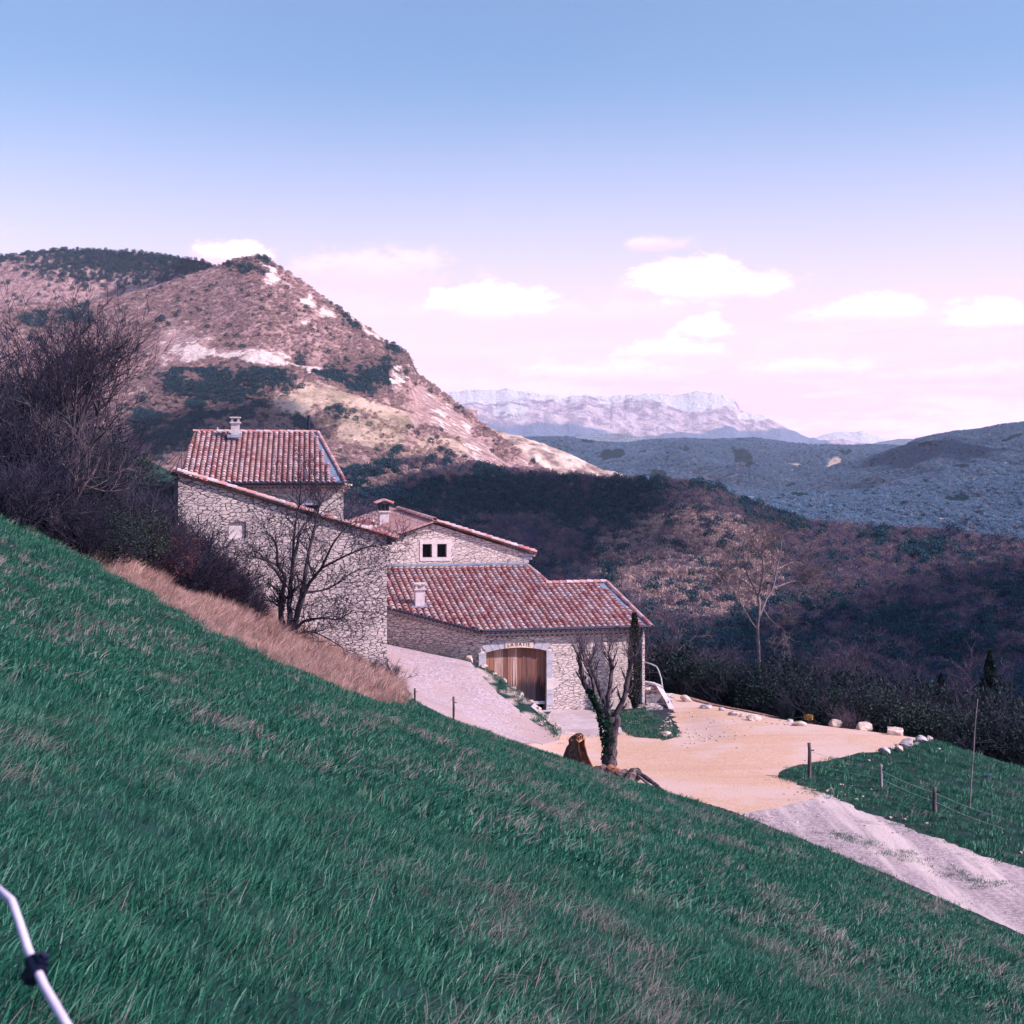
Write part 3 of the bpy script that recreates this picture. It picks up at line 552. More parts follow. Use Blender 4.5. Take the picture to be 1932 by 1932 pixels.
def z_mound(px, py):
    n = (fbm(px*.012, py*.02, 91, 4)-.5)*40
    md = np.maximum.reduce([blob(px, py+n*.3, 760, 898, 150, 10, .6, tilt=-.16)*.9, blob(px, py+n*.3, 700, 925, 90, 9, .6, tilt=-.2)*.8, blob(px+n, py+n, 1300, 1080, 200, 120)*.95])  # last blob: sunlit patch painted in as paler ground and scrub
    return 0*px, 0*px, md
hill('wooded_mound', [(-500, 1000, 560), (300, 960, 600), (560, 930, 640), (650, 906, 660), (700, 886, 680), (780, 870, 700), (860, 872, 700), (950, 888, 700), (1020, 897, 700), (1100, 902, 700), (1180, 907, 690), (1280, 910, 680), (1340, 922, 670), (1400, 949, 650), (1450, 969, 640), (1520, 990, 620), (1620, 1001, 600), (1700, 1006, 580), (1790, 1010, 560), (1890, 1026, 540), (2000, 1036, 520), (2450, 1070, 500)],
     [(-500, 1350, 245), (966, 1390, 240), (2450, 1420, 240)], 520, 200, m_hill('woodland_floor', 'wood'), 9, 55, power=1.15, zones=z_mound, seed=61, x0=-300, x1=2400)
# ------------------------------------------------------------------ the farmhouse
class Fr:
    def __init__(s, O, yaw): s.O = Vector(O); s.U = Vector((math.cos(R(yaw)), math.sin(R(yaw)), 0)); s.V = Vector((-math.sin(R(yaw)), math.cos(R(yaw)), 0))
    def p(s, u, v, z): return Vector((s.O.x, s.O.y, 0))+s.U*u+s.V*v+Vector((0, 0, z))
    def uz(s, px, py, v=0.0):      # the point of the wall plane at offset v seen at a pixel
        r = P(px, py, 1.0); o = s.p(0, v, 0); t = o.dot(s.V)/r.dot(s.V); q = r*t; return (q-o).dot(s.U), q.z
Zv = Vector((0, 0, 1))
def tiles(mb, O, a, s, poly, sp, ex, rng, top=.0):
    n = a.cross(s).normalized()
    if n.z < 0: n = -n
    us = [p[0] for p in poly]; ss_ = [p[1] for p in poly]; seg = 6
    nc = int((max(us)-min(us))/sp)+1
    for i in range(nc):
        u = min(us)+sp*(i+.5); j = 0; s0 = min(ss_); tilt = rng.uniform(-.006, .006)
        lo = None
        while s0 < max(ss_):
            c = s0+ex*.5
            if inpoly(np.array([u]), np.array([c]), poly)[0]:
                if lo is None: lo = True
                r1 = sp*.41*rng.uniform(.96, 1.05); r2 = r1*.78; uu = u+rng.uniform(-.010, .010); s1 = s0+ex+.07; hh = .055+rng.uniform(-.006, .008)
                e = min(s1, max(ss_)+.02); sk = rng.uniform(-.008, .008)
                vs = []
                for (sc, r, hz, off) in ((s0+rng.uniform(-.012, .012), r1, hh, 0), (e, r2, hh-.045, sk)):
                    for k in range(seg+1):
                        th = math.pi*k/seg; vs.append(O+a*(uu+off+r*math.cos(th))+n*(hz+r*math.sin(th)*.92)+s*sc)
                # small lip at the lower end
                for k in range(seg+1):
                    th = math.pi*k/seg; vs.append(O+a*(uu+(r1-.018)*math.cos(th))+n*(hh+(r1-.018)*math.sin(th)*.92)+s*(s0+.002))
                m = seg+1; mb.add(vs, [(k, k+1, m+k+1, m+k) for k in range(seg)]+[(2*m+k, 2*m+k+1, k+1, k) for k in range(seg)])
            s0 += ex
def capline(mb, p0, p1, r, rng, ex=.36, up=Zv, sag=.0):
    p0, p1 = Vector(p0), Vector(p1); d = p1-p0; Ln = d.length; d.normalize(); w = d.cross(up).normalized(); n = w.cross(d).normalized(); seg = 7; k = 0; x = 0
    while x < Ln-.05:
        e = min(x+ex+.05, Ln); r1 = r*rng.uniform(.97, 1.04); off = rng.uniform(-.008, .008); vs = []
        for (xx, rr, h) in ((x, r1, .02), (e, r1*.86, 0.0)):
            for q in range(seg+1):
                th = math.pi*q/seg; vs.append(p0+d*xx+w*(off+rr*math.cos(th))+n*(h+rr*math.sin(th)))
        for q in range(seg+1):
            th = math.pi*q/seg; vs.append(p0+d*x+w*(off+(r1-.022)*math.cos(th))+n*(.02+(r1-.022)*math.sin(th)))
        m = seg+1; mb.add(vs, [(q, q+1, m+q+1, m+q) for q in range(seg)]+[(2*m+q, 2*m+q+1, q+1, q) for q in range(seg)]); x += ex
M['hollow_shade'] = simple('painted_hollow_shade', (.02, .015, .03), (.03, .02, .04), 3, 1, 0)  # dark fill; the shade inside the corbel tiles is put into this colour
def genoise(mb_t, mb_w, p0, p1, out, rows=2, r=.085, h=.17):   # rows of half tiles corbelled under the eave
    p0, p1 = Vector(p0), Vector(p1); d = (p1-p0); Ln = d.length; d.normalize(); out = Vector(out)
    for k in range(rows):
        z = -h*(k+1); pj = .10+.16*(rows-1-k); nn = int(Ln/(2*r+.035)); sp = Ln/nn
        for i in range(nn):
            c = p0+d*(sp*(i+.5+(.5 if k % 2 else 0)))+Zv*(z)
            if (c-p0).dot(d) > Ln-r: continue
            vs = []; seg = 6
            for (o_, rr) in ((pj+.05, r), (-.02, r), (pj+.05, r-.022)):
                for q in range(seg+1): th = math.pi*q/seg; vs.append(c+d*(rr*math.cos(th))+Zv*(rr*math.sin(th)+.03)+out*o_)
            m = seg+1; mb_t.add(vs, [(q, q+1, m+q+1, m+q) for q in range(seg)]+[(2*m+q, 2*m+q+1, q+1, q) for q in range(seg)])
            mb_t.m = 1; mb_t.add([v_-out*.035 for v_ in vs[2*m:3*m]], [tuple(range(m))]); mb_t.m = 0  # dark disc in each tile mouth, painted as shade
        mb_w.box(p0+Zv*(z+r+.035)+out*0, d*Ln, out*(pj+.02), Zv*(h-r-.04))
def roofsheet(mb, pts, n, th=.09): mb.prism([Vector(p) for p in pts], -Vector(n)*th)
def chimney(name, parent, base, top, w, d, yaw, style, label=None):
    fr = Fr((base[0], base[1], 0), yaw); z0, z1 = base[2], top
    b = MB(); b.hexa([fr.p(x, y, z) for z in (z0, z1) for x, y in ((-w/2, -d/2), (w/2, -d/2), (w/2, d/2), (-w/2, d/2))]); st = b.build(name, M['chimney'], parent, label=label)
    if style == 'slab':
        c = MB(); e = .07
        c.hexa([fr.p(x, y, z) for z in (z1+.002, z1+.07) for x, y in ((-w/2-e, -d/2-e), (w/2+e, -d/2-e), (w/2+e, d/2+e), (-w/2-e, d/2+e))])
        for sx in (-1, 1):
            for sy_ in (-1, 1):
                cx, cy = sx*(w/2-.05), sy_*(d/2-.05); c.hexa([fr.p(cx+x, cy+y, z) for z in (z1+.07, z1+.27) for x, y in ((-.05, -.05), (.05, -.05), (.05, .05), (-.05, .05))])
        c.hexa([fr.p(x, y, z) for z in (z1+.27, z1+.33) for x, y in ((-w/2-e, -d/2-e), (w/2+e, -d/2-e), (w/2+e, d/2+e), (-w/2-e, d/2+e))])
        c.build('chimney_cap', M['chimney'], st)
    else:
        c = MB(); e = .08
        c.hexa([fr.p(x, y, z) for z in (z1+.002, z1+.08) for x, y in ((-w/2-e, -d/2-e), (w/2+e, -d/2-e), (w/2+e, d/2+e), (-w/2-e, d/2+e))]); c.build('chimney_ledge', M['chimney'], st)
        g = MB()
        for sx in (-1, 0, 1):
            for sy_ in (-1, 1):
                g = MB(); cx, cy = sx*(w/2-.05), sy_*(d/2-.05); g.hexa([fr.p(cx+x, cy+y, z) for z in (z1+.08, z1+.44) for x, y in ((-.055, -.055), (.055, -.055), (.055, .055), (-.055, .055))]); g.build('chimney_pillar', M['dark'], st)
        t = MB(); rg = random.Random(5)
        for y in (-.24, -.02, .20):
            for sx in (-1, 1): capline(t, fr.p(sx*(w/2+.22), y, z1+.45), fr.p(0, y, z1+.66), .11, rg, .5, up=Zv)
        t.build('chimney_tiles', M['tile'], st)
    return st
def wavy(base, amp, sd): return base+amp*(random.Random(sd).random()-.5)
T18 = math.tan(R(18)); rng = random.Random(7)
FB = Fr((-1.43, 64.0, 0), 15)         # frame of barn and gabled house
ZE = -6.56                            # barn eave
# ---- barn
barn = empty('stone_barn', FB.p(3.5, 0, -10.4), 'long low stone barn with a tiled roof and an arched wooden door', 'barn')
ud0, zd1 = FB.uz(917, 1231); ud1, _ = FB.uz(1031, 1231); _, zcr = FB.uz(975, 1221.5); _, zdb = FB.uz(1000, 1329)
uR = FB.uz(1215, 1260)[0]; zb, zt = -11.2, ZE+.02
arch = [(ud0+(ud1-ud0)*t, zd1+(zcr-zd1)*(1-(2*t-1)**2)) for t in [i/12 for i in range(13)]]
w = MB(); out = [(0, zb), (ud0, zb)]+[(ud0, zd1)]+arch[1:-1]+[(ud1, zd1), (ud1, zb), (uR, zb), (uR, zt), (0, zt)]
w.prism([FB.p(u, 0, z) for u, z in out], FB.V*.55)
# left wall that bends back, right gable wall, back wall
LW = Vector((-.795, .607)); l1 = 7.0
def lw(t, z, off=0): return FB.p(LW.x*t-.607*off, LW.y*t-.795*off, z)
w.prism([lw(0.0, zb), lw(l1, zb), lw(l1, ZE+T18*(LW.y*l1)+.02), lw(0.0, zt)], (FB.U*.607+FB.V*.795)*.5)
w.prism([FB.p(uR-.003, .552, zb), FB.p(uR-.003, 9.5, zb), FB.p(uR-.003, 9.5, ZE+T18*.6), FB.p(uR-.003, 4.95, ZE+T18*4.95), FB.p(uR-.003, .552, ZE+T18*.5)], -FB.U*.5)
w.box(FB.p(-5, 9.502, zb), FB.U*(uR+4.5), FB.V*.4, Zv*(ZE+.2-zb))
w.build('wall', M['stone_pale'], barn)
# the left wall is duller dry stone
pc = []
polyB = [(-.1, -.34), (-5.55, 3.78), (-5.55, 7.36), (4.22, 7.36), (4.62, 4.98), (7.30, 5.0), (7.62, 2.6), (7.86, .6), (8.0, -.34)]
aB, sB = FB.U, (FB.V*math.cos(R(18))+Zv*math.sin(R(18))); nB = aB.cross(sB).normalized(); OB = FB.p(0, 0, ZE+.10)
c18 = math.cos(R(18)); PB = [(u, v/c18) for u, v in polyB]
tm = MB(); tiles(tm, OB, aB, sB, PB, .298, .335, rng)
rf = MB(); sheetp = [(-.1, -.30), (-5.55, 3.82), (-5.55, 7.36), (4.22, 7.36), (4.66, 4.97), (7.72, 5.0), (8.12, -.30)]
roofsheet(rf, [OB+aB*u+sB*(v/c18) for u, v in sheetp], nB, .07)
back = [OB+aB*4.66+sB*(4.97/c18), OB+aB*7.72+sB*(5.0/c18), FB.p(7.9, 9.9, ZE+.3), FB.p(4.5, 9.9, ZE+.3)]; rf.prism(back, -Zv*.09)
roof = rf.build('roof', M['tile_bed'], barn)
tm.build('roof_tiles', M['tile'], roof)
cm = MB()
capline(cm, OB+aB*4.55+sB*(4.98/c18)+Zv*.07, OB+aB*7.78+sB*(5.02/c18)+Zv*.07, .125, rng)
cm.build('ridge_tiles', M['tile'], roof)
vm_ = MB(); capline(vm_, OB+aB*8.16+sB*(-.42/c18)+Zv*.06, OB+aB*7.76+sB*(5.0/c18)+Zv*.06, .115, rng); vm_.build('verge_tiles', M['tile'], roof); vm_ = MB()
capline(vm_, OB+aB*4.70+sB*(5.0/c18)+Zv*.06, OB+aB*4.26+sB*(7.36/c18)+Zv*.06, .115, rng); vm_.build('verge_tiles', M['tile'], roof)
fm_ = MB()
fm_.prism([OB+aB*u+sB*(v/c18)+nB*.03 for u, v in [(8.06, -.28), (7.66, 4.95), (7.30, 4.95), (7.42, -.28)]], -nB*.02); fm_.build('lead_flashing', M['zinc'], roof); fm_ = MB()
fm_.prism([OB+aB*u+sB*(v/c18)+nB*.03 for u, v in [(4.62, 5.0), (4.20, 7.3), (3.95, 7.3), (4.25, 5.0)]], -nB*.02)
fm_.build('lead_flashing', M['zinc'], roof)
hm = MB(); hm.prism([OB+aB*u+sB*(v/c18)+nB*h for u, v, h in [(-5.5, 7.22, .19), (4.18, 7.22, .19), (4.18, 7.33, .24), (-5.5, 7.33, .24)]], -nB*.02); hm.build('wall_flashing', M['zinc'], roof)
gt, gw = MB(), MB()
genoise(gt, gw, FB.p(.02, 0, ZE+.06), FB.p(uR, 0, ZE+.06), -FB.V, 2, .10, .19); gn = gw.build('eave_corbels', M['dressed'], barn); gt.build('corbel_tiles', [M['render'], M['hollow_shade']], gn); gt, gw = MB(), MB()
genoise(gt, gw, lw(l1-.2, ZE+.06+T18*LW.y*(l1-.2)), lw(.05, ZE+.06), -(FB.U*.607+FB.V*.795), 2, .088, .17)
gn = gw.build('eave_corbels', M['dressed'], barn); gt.build('corbel_tiles', [M['render'], M['hollow_shade']], gn)
gu = MB(); gu.tube([FB.p(.0, -.40, ZE+.045), FB.p(8.12, -.40, ZE+.045)], .062, 8); gu.tube([lw(.0, ZE+.05, .42), lw(l1, ZE+.05+T18*LW.y*l1, .42)], .055, 8); gut = gu.build('gutter', M['metal_dark'], barn)
up, _ = FB.uz(1207, 1300); dp = MB(); dp.tube([FB.p(up, -.36, ZE+.02), FB.p(up, -.30, ZE-.25), FB.p(up, -.09, ZE-.5), FB.p(up, -.09, -10.2)], .07, 8); dp.build('downpipe', M['metal_dark'], gut)
qn = MB(); uq, _ = FB.uz(1211.5, 1300); qn.prism([FB.p(uq, -.025, -11), FB.p(uR+.03, -.025, -11), FB.p(uR+.03, -.025, ZE-.34), FB.p(uq, -.025, ZE-.34)], FB.V*.3); qn.build('corner_quoins', M['stone_pale'], barn)
# door
dm = MB(); nb_ = 13; rd = random.Random(3); v0 = .24
for i in range(nb_):
    a = ud0+(ud1-ud0)*i/nb_; b = ud0+(ud1-ud0)*(i+1)/nb_-.012; t = (i+.5)/nb_; zz = zd1+(zcr-zd1)*(1-(2*t-1)**2)+.06; y = v0+rd.uniform(-.008, .008)
    dm.prism([FB.p(a, y, zdb+.10), FB.p(b, y, zdb+.10), FB.p(b, y, zz), FB.p(a, y, zz)], FB.V*.05)
def m_door():
    m, nt, b = mat('old_door_planks', .8); t = N(nt, 'ShaderNodeTexCoord'); g = N(nt, 'ShaderNodeNewGeometry'); v = mapping(nt, t.outputs['Object'], (9, 9, .55))
    r = N(nt, 'ShaderNodeValToRGB'); e = r.color_ramp.elements; e[0].color = (.07, .032, .04, 1); e[1].color = (.62, .42, .40, 1); q = e.new(.4); q.color = (.24, .10, .075, 1); q = e.new(.7); q.color = (.42, .20, .14, 1)
    L(nt, g.outputs['Random Per Island'], r.inputs[0]); n = noise(nt, v, 1.6, 6, .7); s = N(nt, 'ShaderNodeSeparateXYZ'); L(nt, t.outputs['Object'], s.inputs[0])
    c = mixc(nt, ss(nt, n, .35, .7), r.outputs[0], (.22, .11, .095))
    lowdark = math_(nt, 'ADD', ss(nt, s.outputs[2], .2, 2.6, 1.0, 0.0), math_(nt, 'MULTIPLY', math_(nt, 'SUBTRACT', n, .5), 1.3))
    xw = ss(nt, s.outputs[0], -2.7, -1.0)          # the darkening is stronger towards the right
    c = mixc(nt, math_(nt, 'MULTIPLY', ss(nt, lowdark, .30, .62), math_(nt, 'ADD', .35, math_(nt, 'MULTIPLY', xw, .6))), c, (.022, .018, .03))
    L(nt, c, b.inputs['Base Color']); bump(nt, b, n, .5, .01); return m
M['door'] = m_door()
door = dm.build('barn_door', M['door'], barn)
sl = MB(); sl.box(FB.p(ud0, v0-.06, zdb-.03), FB.U*(ud1-ud0), FB.V*.12, Zv*.13); sl.build('door_sill', M['dressed'], barn)
bk = MB(); bk.box(FB.p(ud0-.1, .5, zdb-.1), FB.U*(ud1-ud0+.2), FB.V*.04, Zv*3.0); bk.build('doorway_backing', M['dark'], barn)
th = MB(); th.box(FB.p(ud0-.3, -.35, -10.7), FB.U*(ud1-ud0+.7), FB.V*.34, Zv*.42); th.build('doorstep', M['dressed'], barn)
# dressed stone surround
su = MB(); jw = .34; rq = random.Random(9)
for side in (0, 1):
    z = zdb-.1; x0 = ud0-jw if side == 0 else ud1+.0
    while z < zd1-.05:
        hgt = min(rq.uniform(.5, .8), zd1-z); ex_ = rq.uniform(0, .03)
        a, b = (x0-ex_, ud0) if side == 0 else (ud1, ud1+jw*.82+ex_)
        su.box(FB.p(a, -.03, z+.008), FB.U*(b-a), FB.V*.30, Zv*(hgt-.016)); z += hgt
    jb = su.build('door_jamb', M['dressed'], barn); su = MB()
nv = 9
for i in range(nv):
    t0, t1 = i/nv, (i+1)/nv; f_ = lambda t: (ud0+(ud1-ud0)*t, zd1+(zcr-zd1)*(1-(2*t-1)**2))
    (xa, za), (xb, zb2) = f_(t0+.004), f_(t1-.004); k = .30
    oa = (xa+(t0-.5)*.45, za+k+.04*(1-abs(2*t0-1))); ob = (xb+(t1-.5)*.45, zb2+k+.04*(1-abs(2*t1-1)))
    if i == 3: su.build('door_arch', M['dressed'], barn); su = MB()
    if 2 < i < 7: continue
    su.prism([FB.p(xa, -.03, za), FB.p(xb, -.03, zb2), FB.p(ob[0], -.03, ob[1]), FB.p(oa[0], -.03, oa[1])], FB.V*.30)
su.build('door_arch', M['dressed'], barn); surr = jb
bx = MB(); u3, z3 = FB.uz(1031, 1280); u4, z4 = FB.uz(1053, 1302)
bx.prism([FB.p(u3, -.045, z4), FB.p(u4-.3, -.045, z4+.02), FB.p(u4, -.045, z4+.18), FB.p(u4, -.045, z3-.14), FB.p(u4-.22, -.045, z3), FB.p(u3, -.045, z3)], FB.V*.2); bx.build('large_block', M['render'], surr, label='big pale block in the right door jamb')
sg = MB(); f2 = lambda t: (ud0+(ud1-ud0)*t, zd1+(zcr-zd1)*(1-(2*t-1)**2)); lo_ = [f2(t) for t in np.linspace(.315, .77, 8)]; hi_ = [(u*1.0+(i-3.5)*.004, z+.27+.02*math.sin(math.pi*i/7)) for i, (u, z) in enumerate(lo_)]
sg.prism([FB.p(u, -.06, z) for u, z in lo_+hi_[::-1]], FB.V*.33); sign = sg.build('name_stone', M['ochre_stone'], barn, label='ochre keystone carved with the name LA BATIE')
tu = (lo_[0][0]+lo_[-1][0])/2-.0; tz = lo_[3][1]+.15
for word, wx0 in (('LA', -.42), ('BATIE', .16)):
    cu = bpy.data.curves.new('txt', 'FONT'); cu.body = word; cu.size = .23; cu.extrude = .006; cu.align_x = 'CENTER'; cu.align_y = 'CENTER'; cu.space_character = 1.25
    to = bpy.data.objects.new('txt', cu); COL.objects.link(to); bpy.context.view_layer.update()
    tme = bpy.data.meshes.new_from_object(to.evaluated_get(bpy.context.evaluated_depsgraph_get())); bpy.data.objects.remove(to)
    for vv in tme.vertices:
        x, y, z = vv.co; x += wx0; vv.co = FB.p(tu+x, -.066-z, tz+y-.045*(x/.5)**2)-Vector(barn.location)
    tme.materials.clear(); tme.materials.append(M['letter']); lt = bpy.data.objects.new('lettering', tme); COL.objects.link(lt); lt.parent = sign
# barn chimney
def onroof(px, py):
    r = P(px, py, 1); t = OB.dot(nB)/r.dot(nB); return r*t
q = onroof(791, 1146); ztop = q.z+.15; qq = P(791, 1113, q.y); 
ch = chimney('barn_chimney', barn, (q.x, q.y+.05, q.z-.35), qq.z, .44, .40, 15, 'slab')
fl = MB(); fl.prism([q+aB*x+sB*y+nB*.13 for x, y in ((-.36, -.34), (.36, -.34), (.36, .3), (-.36, .3))], -nB*.03); fl.build('chimney_flashing', M['zinc'], ch)

# ---- gabled house
gh = empty('gabled_house', FB.p(0, 8, -10.4), 'gabled stone house with a twin window rising behind the barn roof', 'house')
vD = 7.40; gA = FB.uz(818, 985, vD); gR = FB.uz(1011, 1045, vD-.25); gRw = FB.uz(995, 1042, vD); gL = FB.uz(741, 1011, vD)
sR = (gA[1]-gR[1])/(gR[0]-gA[0]); sL = (gA[1]-gL[1])/(gA[0]-gL[0]); uL = -5.9
def zg(u): return gA[1]-sR*(u-gA[0]) if u > gA[0] else gA[1]-sL*(gA[0]-u)
gw_ = MB(); wins = []
for (xa, xb) in ((797, 815), (824.7, 842.5)):
    a = FB.uz(xa, 1026.5, vD); b = FB.uz(xb, 1051.5, vD); wins.append((a[0], b[0], b[1], a[1]))
zbD = -9.5; w0, w1 = wins; zl, zh = w0[2], w0[3]; DV = FB.V*.5
def quad(mb, ua, ub, za, zb_, v=vD): mb.prism([FB.p(ua, v, za), FB.p(ub, v, za), FB.p(ub, v, zb_), FB.p(ua, v, zb_)], DV)
quad(gw_, uL, gRw[0], zbD, zl); quad(gw_, uL, w0[0], zl, zh); quad(gw_, w0[1], w1[0], zl, zh)
gw_.prism([FB.p(w1[1], vD, zl), FB.p(gRw[0], vD, zl), FB.p(gRw[0], vD, zg(gRw[0])-.1), FB.p(w1[1], vD, zg(w1[1])-.1)], DV)
gw_.prism([FB.p(uL, vD, zh), FB.p(w1[1], vD, zh), FB.p(w1[1], vD, zg(w1[1])-.1), FB.p(gA[0], vD, gA[1]-.1), FB.p(uL, vD, zg(uL)-.1)], DV)
LB = 13.0; zr = zg(gRw[0])-.1
gw_.box(FB.p(gRw[0]-.5, vD+.502, zbD), FB.U*.497, FB.V*LB, Zv*(zr-zbD)); gw_.box(FB.p(uL+.003, vD+.502, zbD), FB.U*.5, FB.V*LB, Zv*(zg(uL)-.1-zbD))
gw_.build('wall', M['stone_pale'], gh)
# corbel under the right eave
cb = MB()
for k in range(3): cb.box(FB.p(gRw[0]-.2, vD-.02-.0*k, zr-.16*(k+1)), FB.U*(.62-.17*k), FB.V*.45, Zv*.13)
cb.build('eave_corbel', M['dressed'], gh)
RISE = .55; ov = .22
def rp(u, v, dz=0): return FB.p(u, v, zg(u)+RISE*(v-vD)/LB+dz)
rD = MB(); uE = gR[0]+.05
rD.prism([rp(gA[0], vD-ov), rp(uE, vD-ov), rp(uE, vD+LB), rp(gA[0], vD+LB)], Zv*.08)
roofD = rD.build('roof', M['tile_bed'], gh)
rL = MB(); rL.prism([rp(gA[0]-.003, vD-ov), rp(gA[0]-.003, vD+LB), rp(gL[0]-.5, vD+LB), rp(gL[0]-.5, vD-ov)][::-1], Zv*.085); rL.build('left_slope', M['tile_flat'], roofD, label='smooth left roof slope with mortared rows of flat tiles')
tD = MB(); capline(tD, rp(uE, vD-ov+.06, .09), rp(gA[0]+.05, vD-ov+.06, .09), .115, rng); capline(tD, rp(gA[0], vD-ov-.1, .11), rp(gA[0], vD+LB*.78, .11), .14, rng, .45)
capline(tD, rp(gL[0]-.3, vD-ov+.05, .03), rp(gA[0]-.1, vD-ov+.05, .03), .05, rng)
tD.build('verge_tiles', M['tile'], roofD)
aD = FB.V; sDv = (rp(gA[0]+.5, vD)-rp(uE, vD)).normalized(); tr_ = MB(); tiles(tr_, rp(uE, vD-.0, .10), aD, sDv, [(0.1, 0), (LB, 0), (LB, 5.2), (.1, 5.2)], .30, .34, rng); tr_.build('roof_tiles', M['tile'], roofD)
# twin window
sa = FB.uz(792, 1018, vD); sb = FB.uz(851, 1058, vD)
wf = MB(); e3 = -.03
def fbox(ua, ub, za, zb_): wf.box(FB.p(ua, vD+e3, za), FB.U*(ub-ua), FB.V*.2, Zv*(zb_-za))
fbox(sa[0], sb[0], zh, sa[1]); fbox(sa[0], sb[0], sb[1], zl); fbox(sa[0], w0[0], zl+.002, zh-.002); fbox(w1[1], sb[0], zl+.002, zh-.002); fbox(w0[1], w1[0], zl+.002, zh-.002)
wfo = wf.build('window', M['render'], gh, label='pale stone surround of the twin window')
for (a, b, c, d) in wins:
    g = MB(); g.box(FB.p(a, vD+.3, c), FB.U*(b-a), FB.V*.03, Zv*(d-c)); 
    pn = g.build('pane', M['dark'], wfo)
    fr_ = MB(); t_ = .045
    fr_.box(FB.p(a, vD+.262, c), FB.U*(b-a), FB.V*.035, Zv*t_); fr_.box(FB.p(a, vD+.262, d-t_), FB.U*(b-a), FB.V*.035, Zv*t_); fr_.box(FB.p(a, vD+.262, c+t_), FB.U*t_, FB.V*.035, Zv*(d-c-2*t_)); fr_.box(FB.p(b-t_, vD+.262, c+t_), FB.U*t_, FB.V*.035, Zv*(d-c-2*t_)); fr_.build('window_frame', M['bark_mid'], wfo)
q = P(724, 992, 76.0); chimney('capped_chimney', gh, (q.x, q.y, q.z-.6), P(724, 966.5, 76).z, .50, .46, 15, 'cap')

# ---- long lean-to with the big plain wall
FA = Fr((-5.36, 60.0, 0), 15)
la = empty('lean_to_house', FA.p(-4, 0, -8), 'tall windowless stone wall of the lean-to under a sloping tile verge, left of the barn', 'house')
q0 = FA.uz(730, 1014); q1 = FA.uz(336, 894); sA = (q1[1]-q0[1])/(q0[0]-q1[0]); uA = q1[0]
nA_ = FA.uz(432, 985); nB_ = FA.uz(464, 1016)
def zA(u): return q0[1]+sA*(q0[0]-u)-.05*math.sin(math.pi*min(1, max(0, (q0[0]-u)/(q0[0]-uA))))
wa = MB(); zbA = -10.0; DA = FA.V*.6
def qa(ua, ub, za0, za1): wa.prism([FA.p(ua, 0, za0), FA.p(ub, 0, za0), FA.p(ub, 0, za1 if isinstance(za1, float) else zA(ub)), FA.p(ua, 0, za1 if isinstance(za1, float) else zA(ua))], DA)
qa(uA, nA_[0], zbA, 's'); qa(nA_[0], nB_[0], zbA, float(nB_[1]))
wa.prism([FA.p(nA_[0], 0, nA_[1]), FA.p(nB_[0], 0, nA_[1]), FA.p(nB_[0], 0, zA(nB_[0])), FA.p(nA_[0], 0, zA(nA_[0]))], DA)
cs = np.linspace(nB_[0], q0[0], 9)
for i in range(8): qa(float(cs[i]), float(cs[i+1]), zbA, 's')
wa.box(FA.p(q0[0]-.6, .602, zbA), FA.U*.598, FA.V*6.0, Zv*(q0[1]-.1-zbA)); wa.box(FA.p(uA+.002, .602, zbA), FA.U*.6, FA.V*6.0, Zv*(zA(uA)-.15-zbA))
wa.build('wall', M['stone_dark'], la)
sh_ = MB(); sh_.box(FA.p(nA_[0]+.0, .10, nB_[1]), FA.U*(nB_[0]-nA_[0]-.03), FA.V*.05, Zv*(nA_[1]-nB_[1])); sh_.build('shutter', M['render'], la, label='pale closed hatch set in the rough wall')
ra = MB(); uAe = FA.uz(750, 1020)[0]
ra.prism([FA.p(uA-.15, -.12, zA(uA)+.02), FA.p(uAe, -.12, zA(uAe)+.0), FA.p(uAe, 6.9, zA(uAe)+.0), FA.p(uA-.15, 6.9, zA(uA)+.02)], Zv*.09)
roofA = ra.build('roof', M['tile_bed'], la)
ca = MB(); capline(ca, FA.p(uAe, -.12, zA(uAe)+.10), FA.p(uA-.2, -.12, zA(uA-.2)+.12), .13, rng, .42)
capline(ca, FA.p(uAe, .2, zA(uAe)+.10), FA.p(uA-.2, .2, zA(uA-.2)+.12), .12, rng, .42)
ca.build('verge_tiles', M['tile'], roofA)
gt2, gw2 = MB(), MB(); uc = FA.uz(716, 1025)[0]
ea = MB(); ea.box(FA.p(q0[0]+.002, -.02, q0[1]-.32), FA.U*.22, FA.V*6, Zv*.1); ea.box(FA.p(q0[0]+.002, -.04, q0[1]-.2), FA.U*.4, FA.V*6, Zv*.12); ea.build('eave_corbels', M['metal_dark'], la)

# ---- upper house
FC = Fr((P(345, 908, 66.5).x, 66.5, 0), 8)
uh = empty('upper_house', FC.p(4, 3, -6), 'highest stone house with a broad red tiled roof, a chimney and a metal flue', 'house')
zE = P(345, 908, 66.5).z; uRr = FC.uz(650, 908, -.3)[0]
pr, pl = P(600, 816, 1), P(366, 815, 1)
pit = 23.5; tC = math.tan(R(pit)); cC = math.cos(R(pit))
def roofC(px, py):
    n = FC.U.cross(FC.V*cC+Zv*math.sin(R(pit))).normalized(); o = FC.p(0, 0, zE); r = P(px, py, 1); q = r*(o.dot(n)/r.dot(n)); return (q-o).dot(FC.U), (q-o).dot(FC.V)
rL_, rR_ = roofC(366, 817), roofC(598, 817); eL_, eR_ = roofC(340, 908), roofC(650, 908); vr = (rL_[1]+rR_[1])/2
OC = FC.p(0, 0, zE+.03); sC = FC.V*cC+Zv*math.sin(R(pit)); nC = FC.U.cross(sC).normalized()
ve = -.3
shp = [(eL_[0]-.1, ve), (eR_[0], ve), (rR_[0], vr), (rL_[0], vr)]
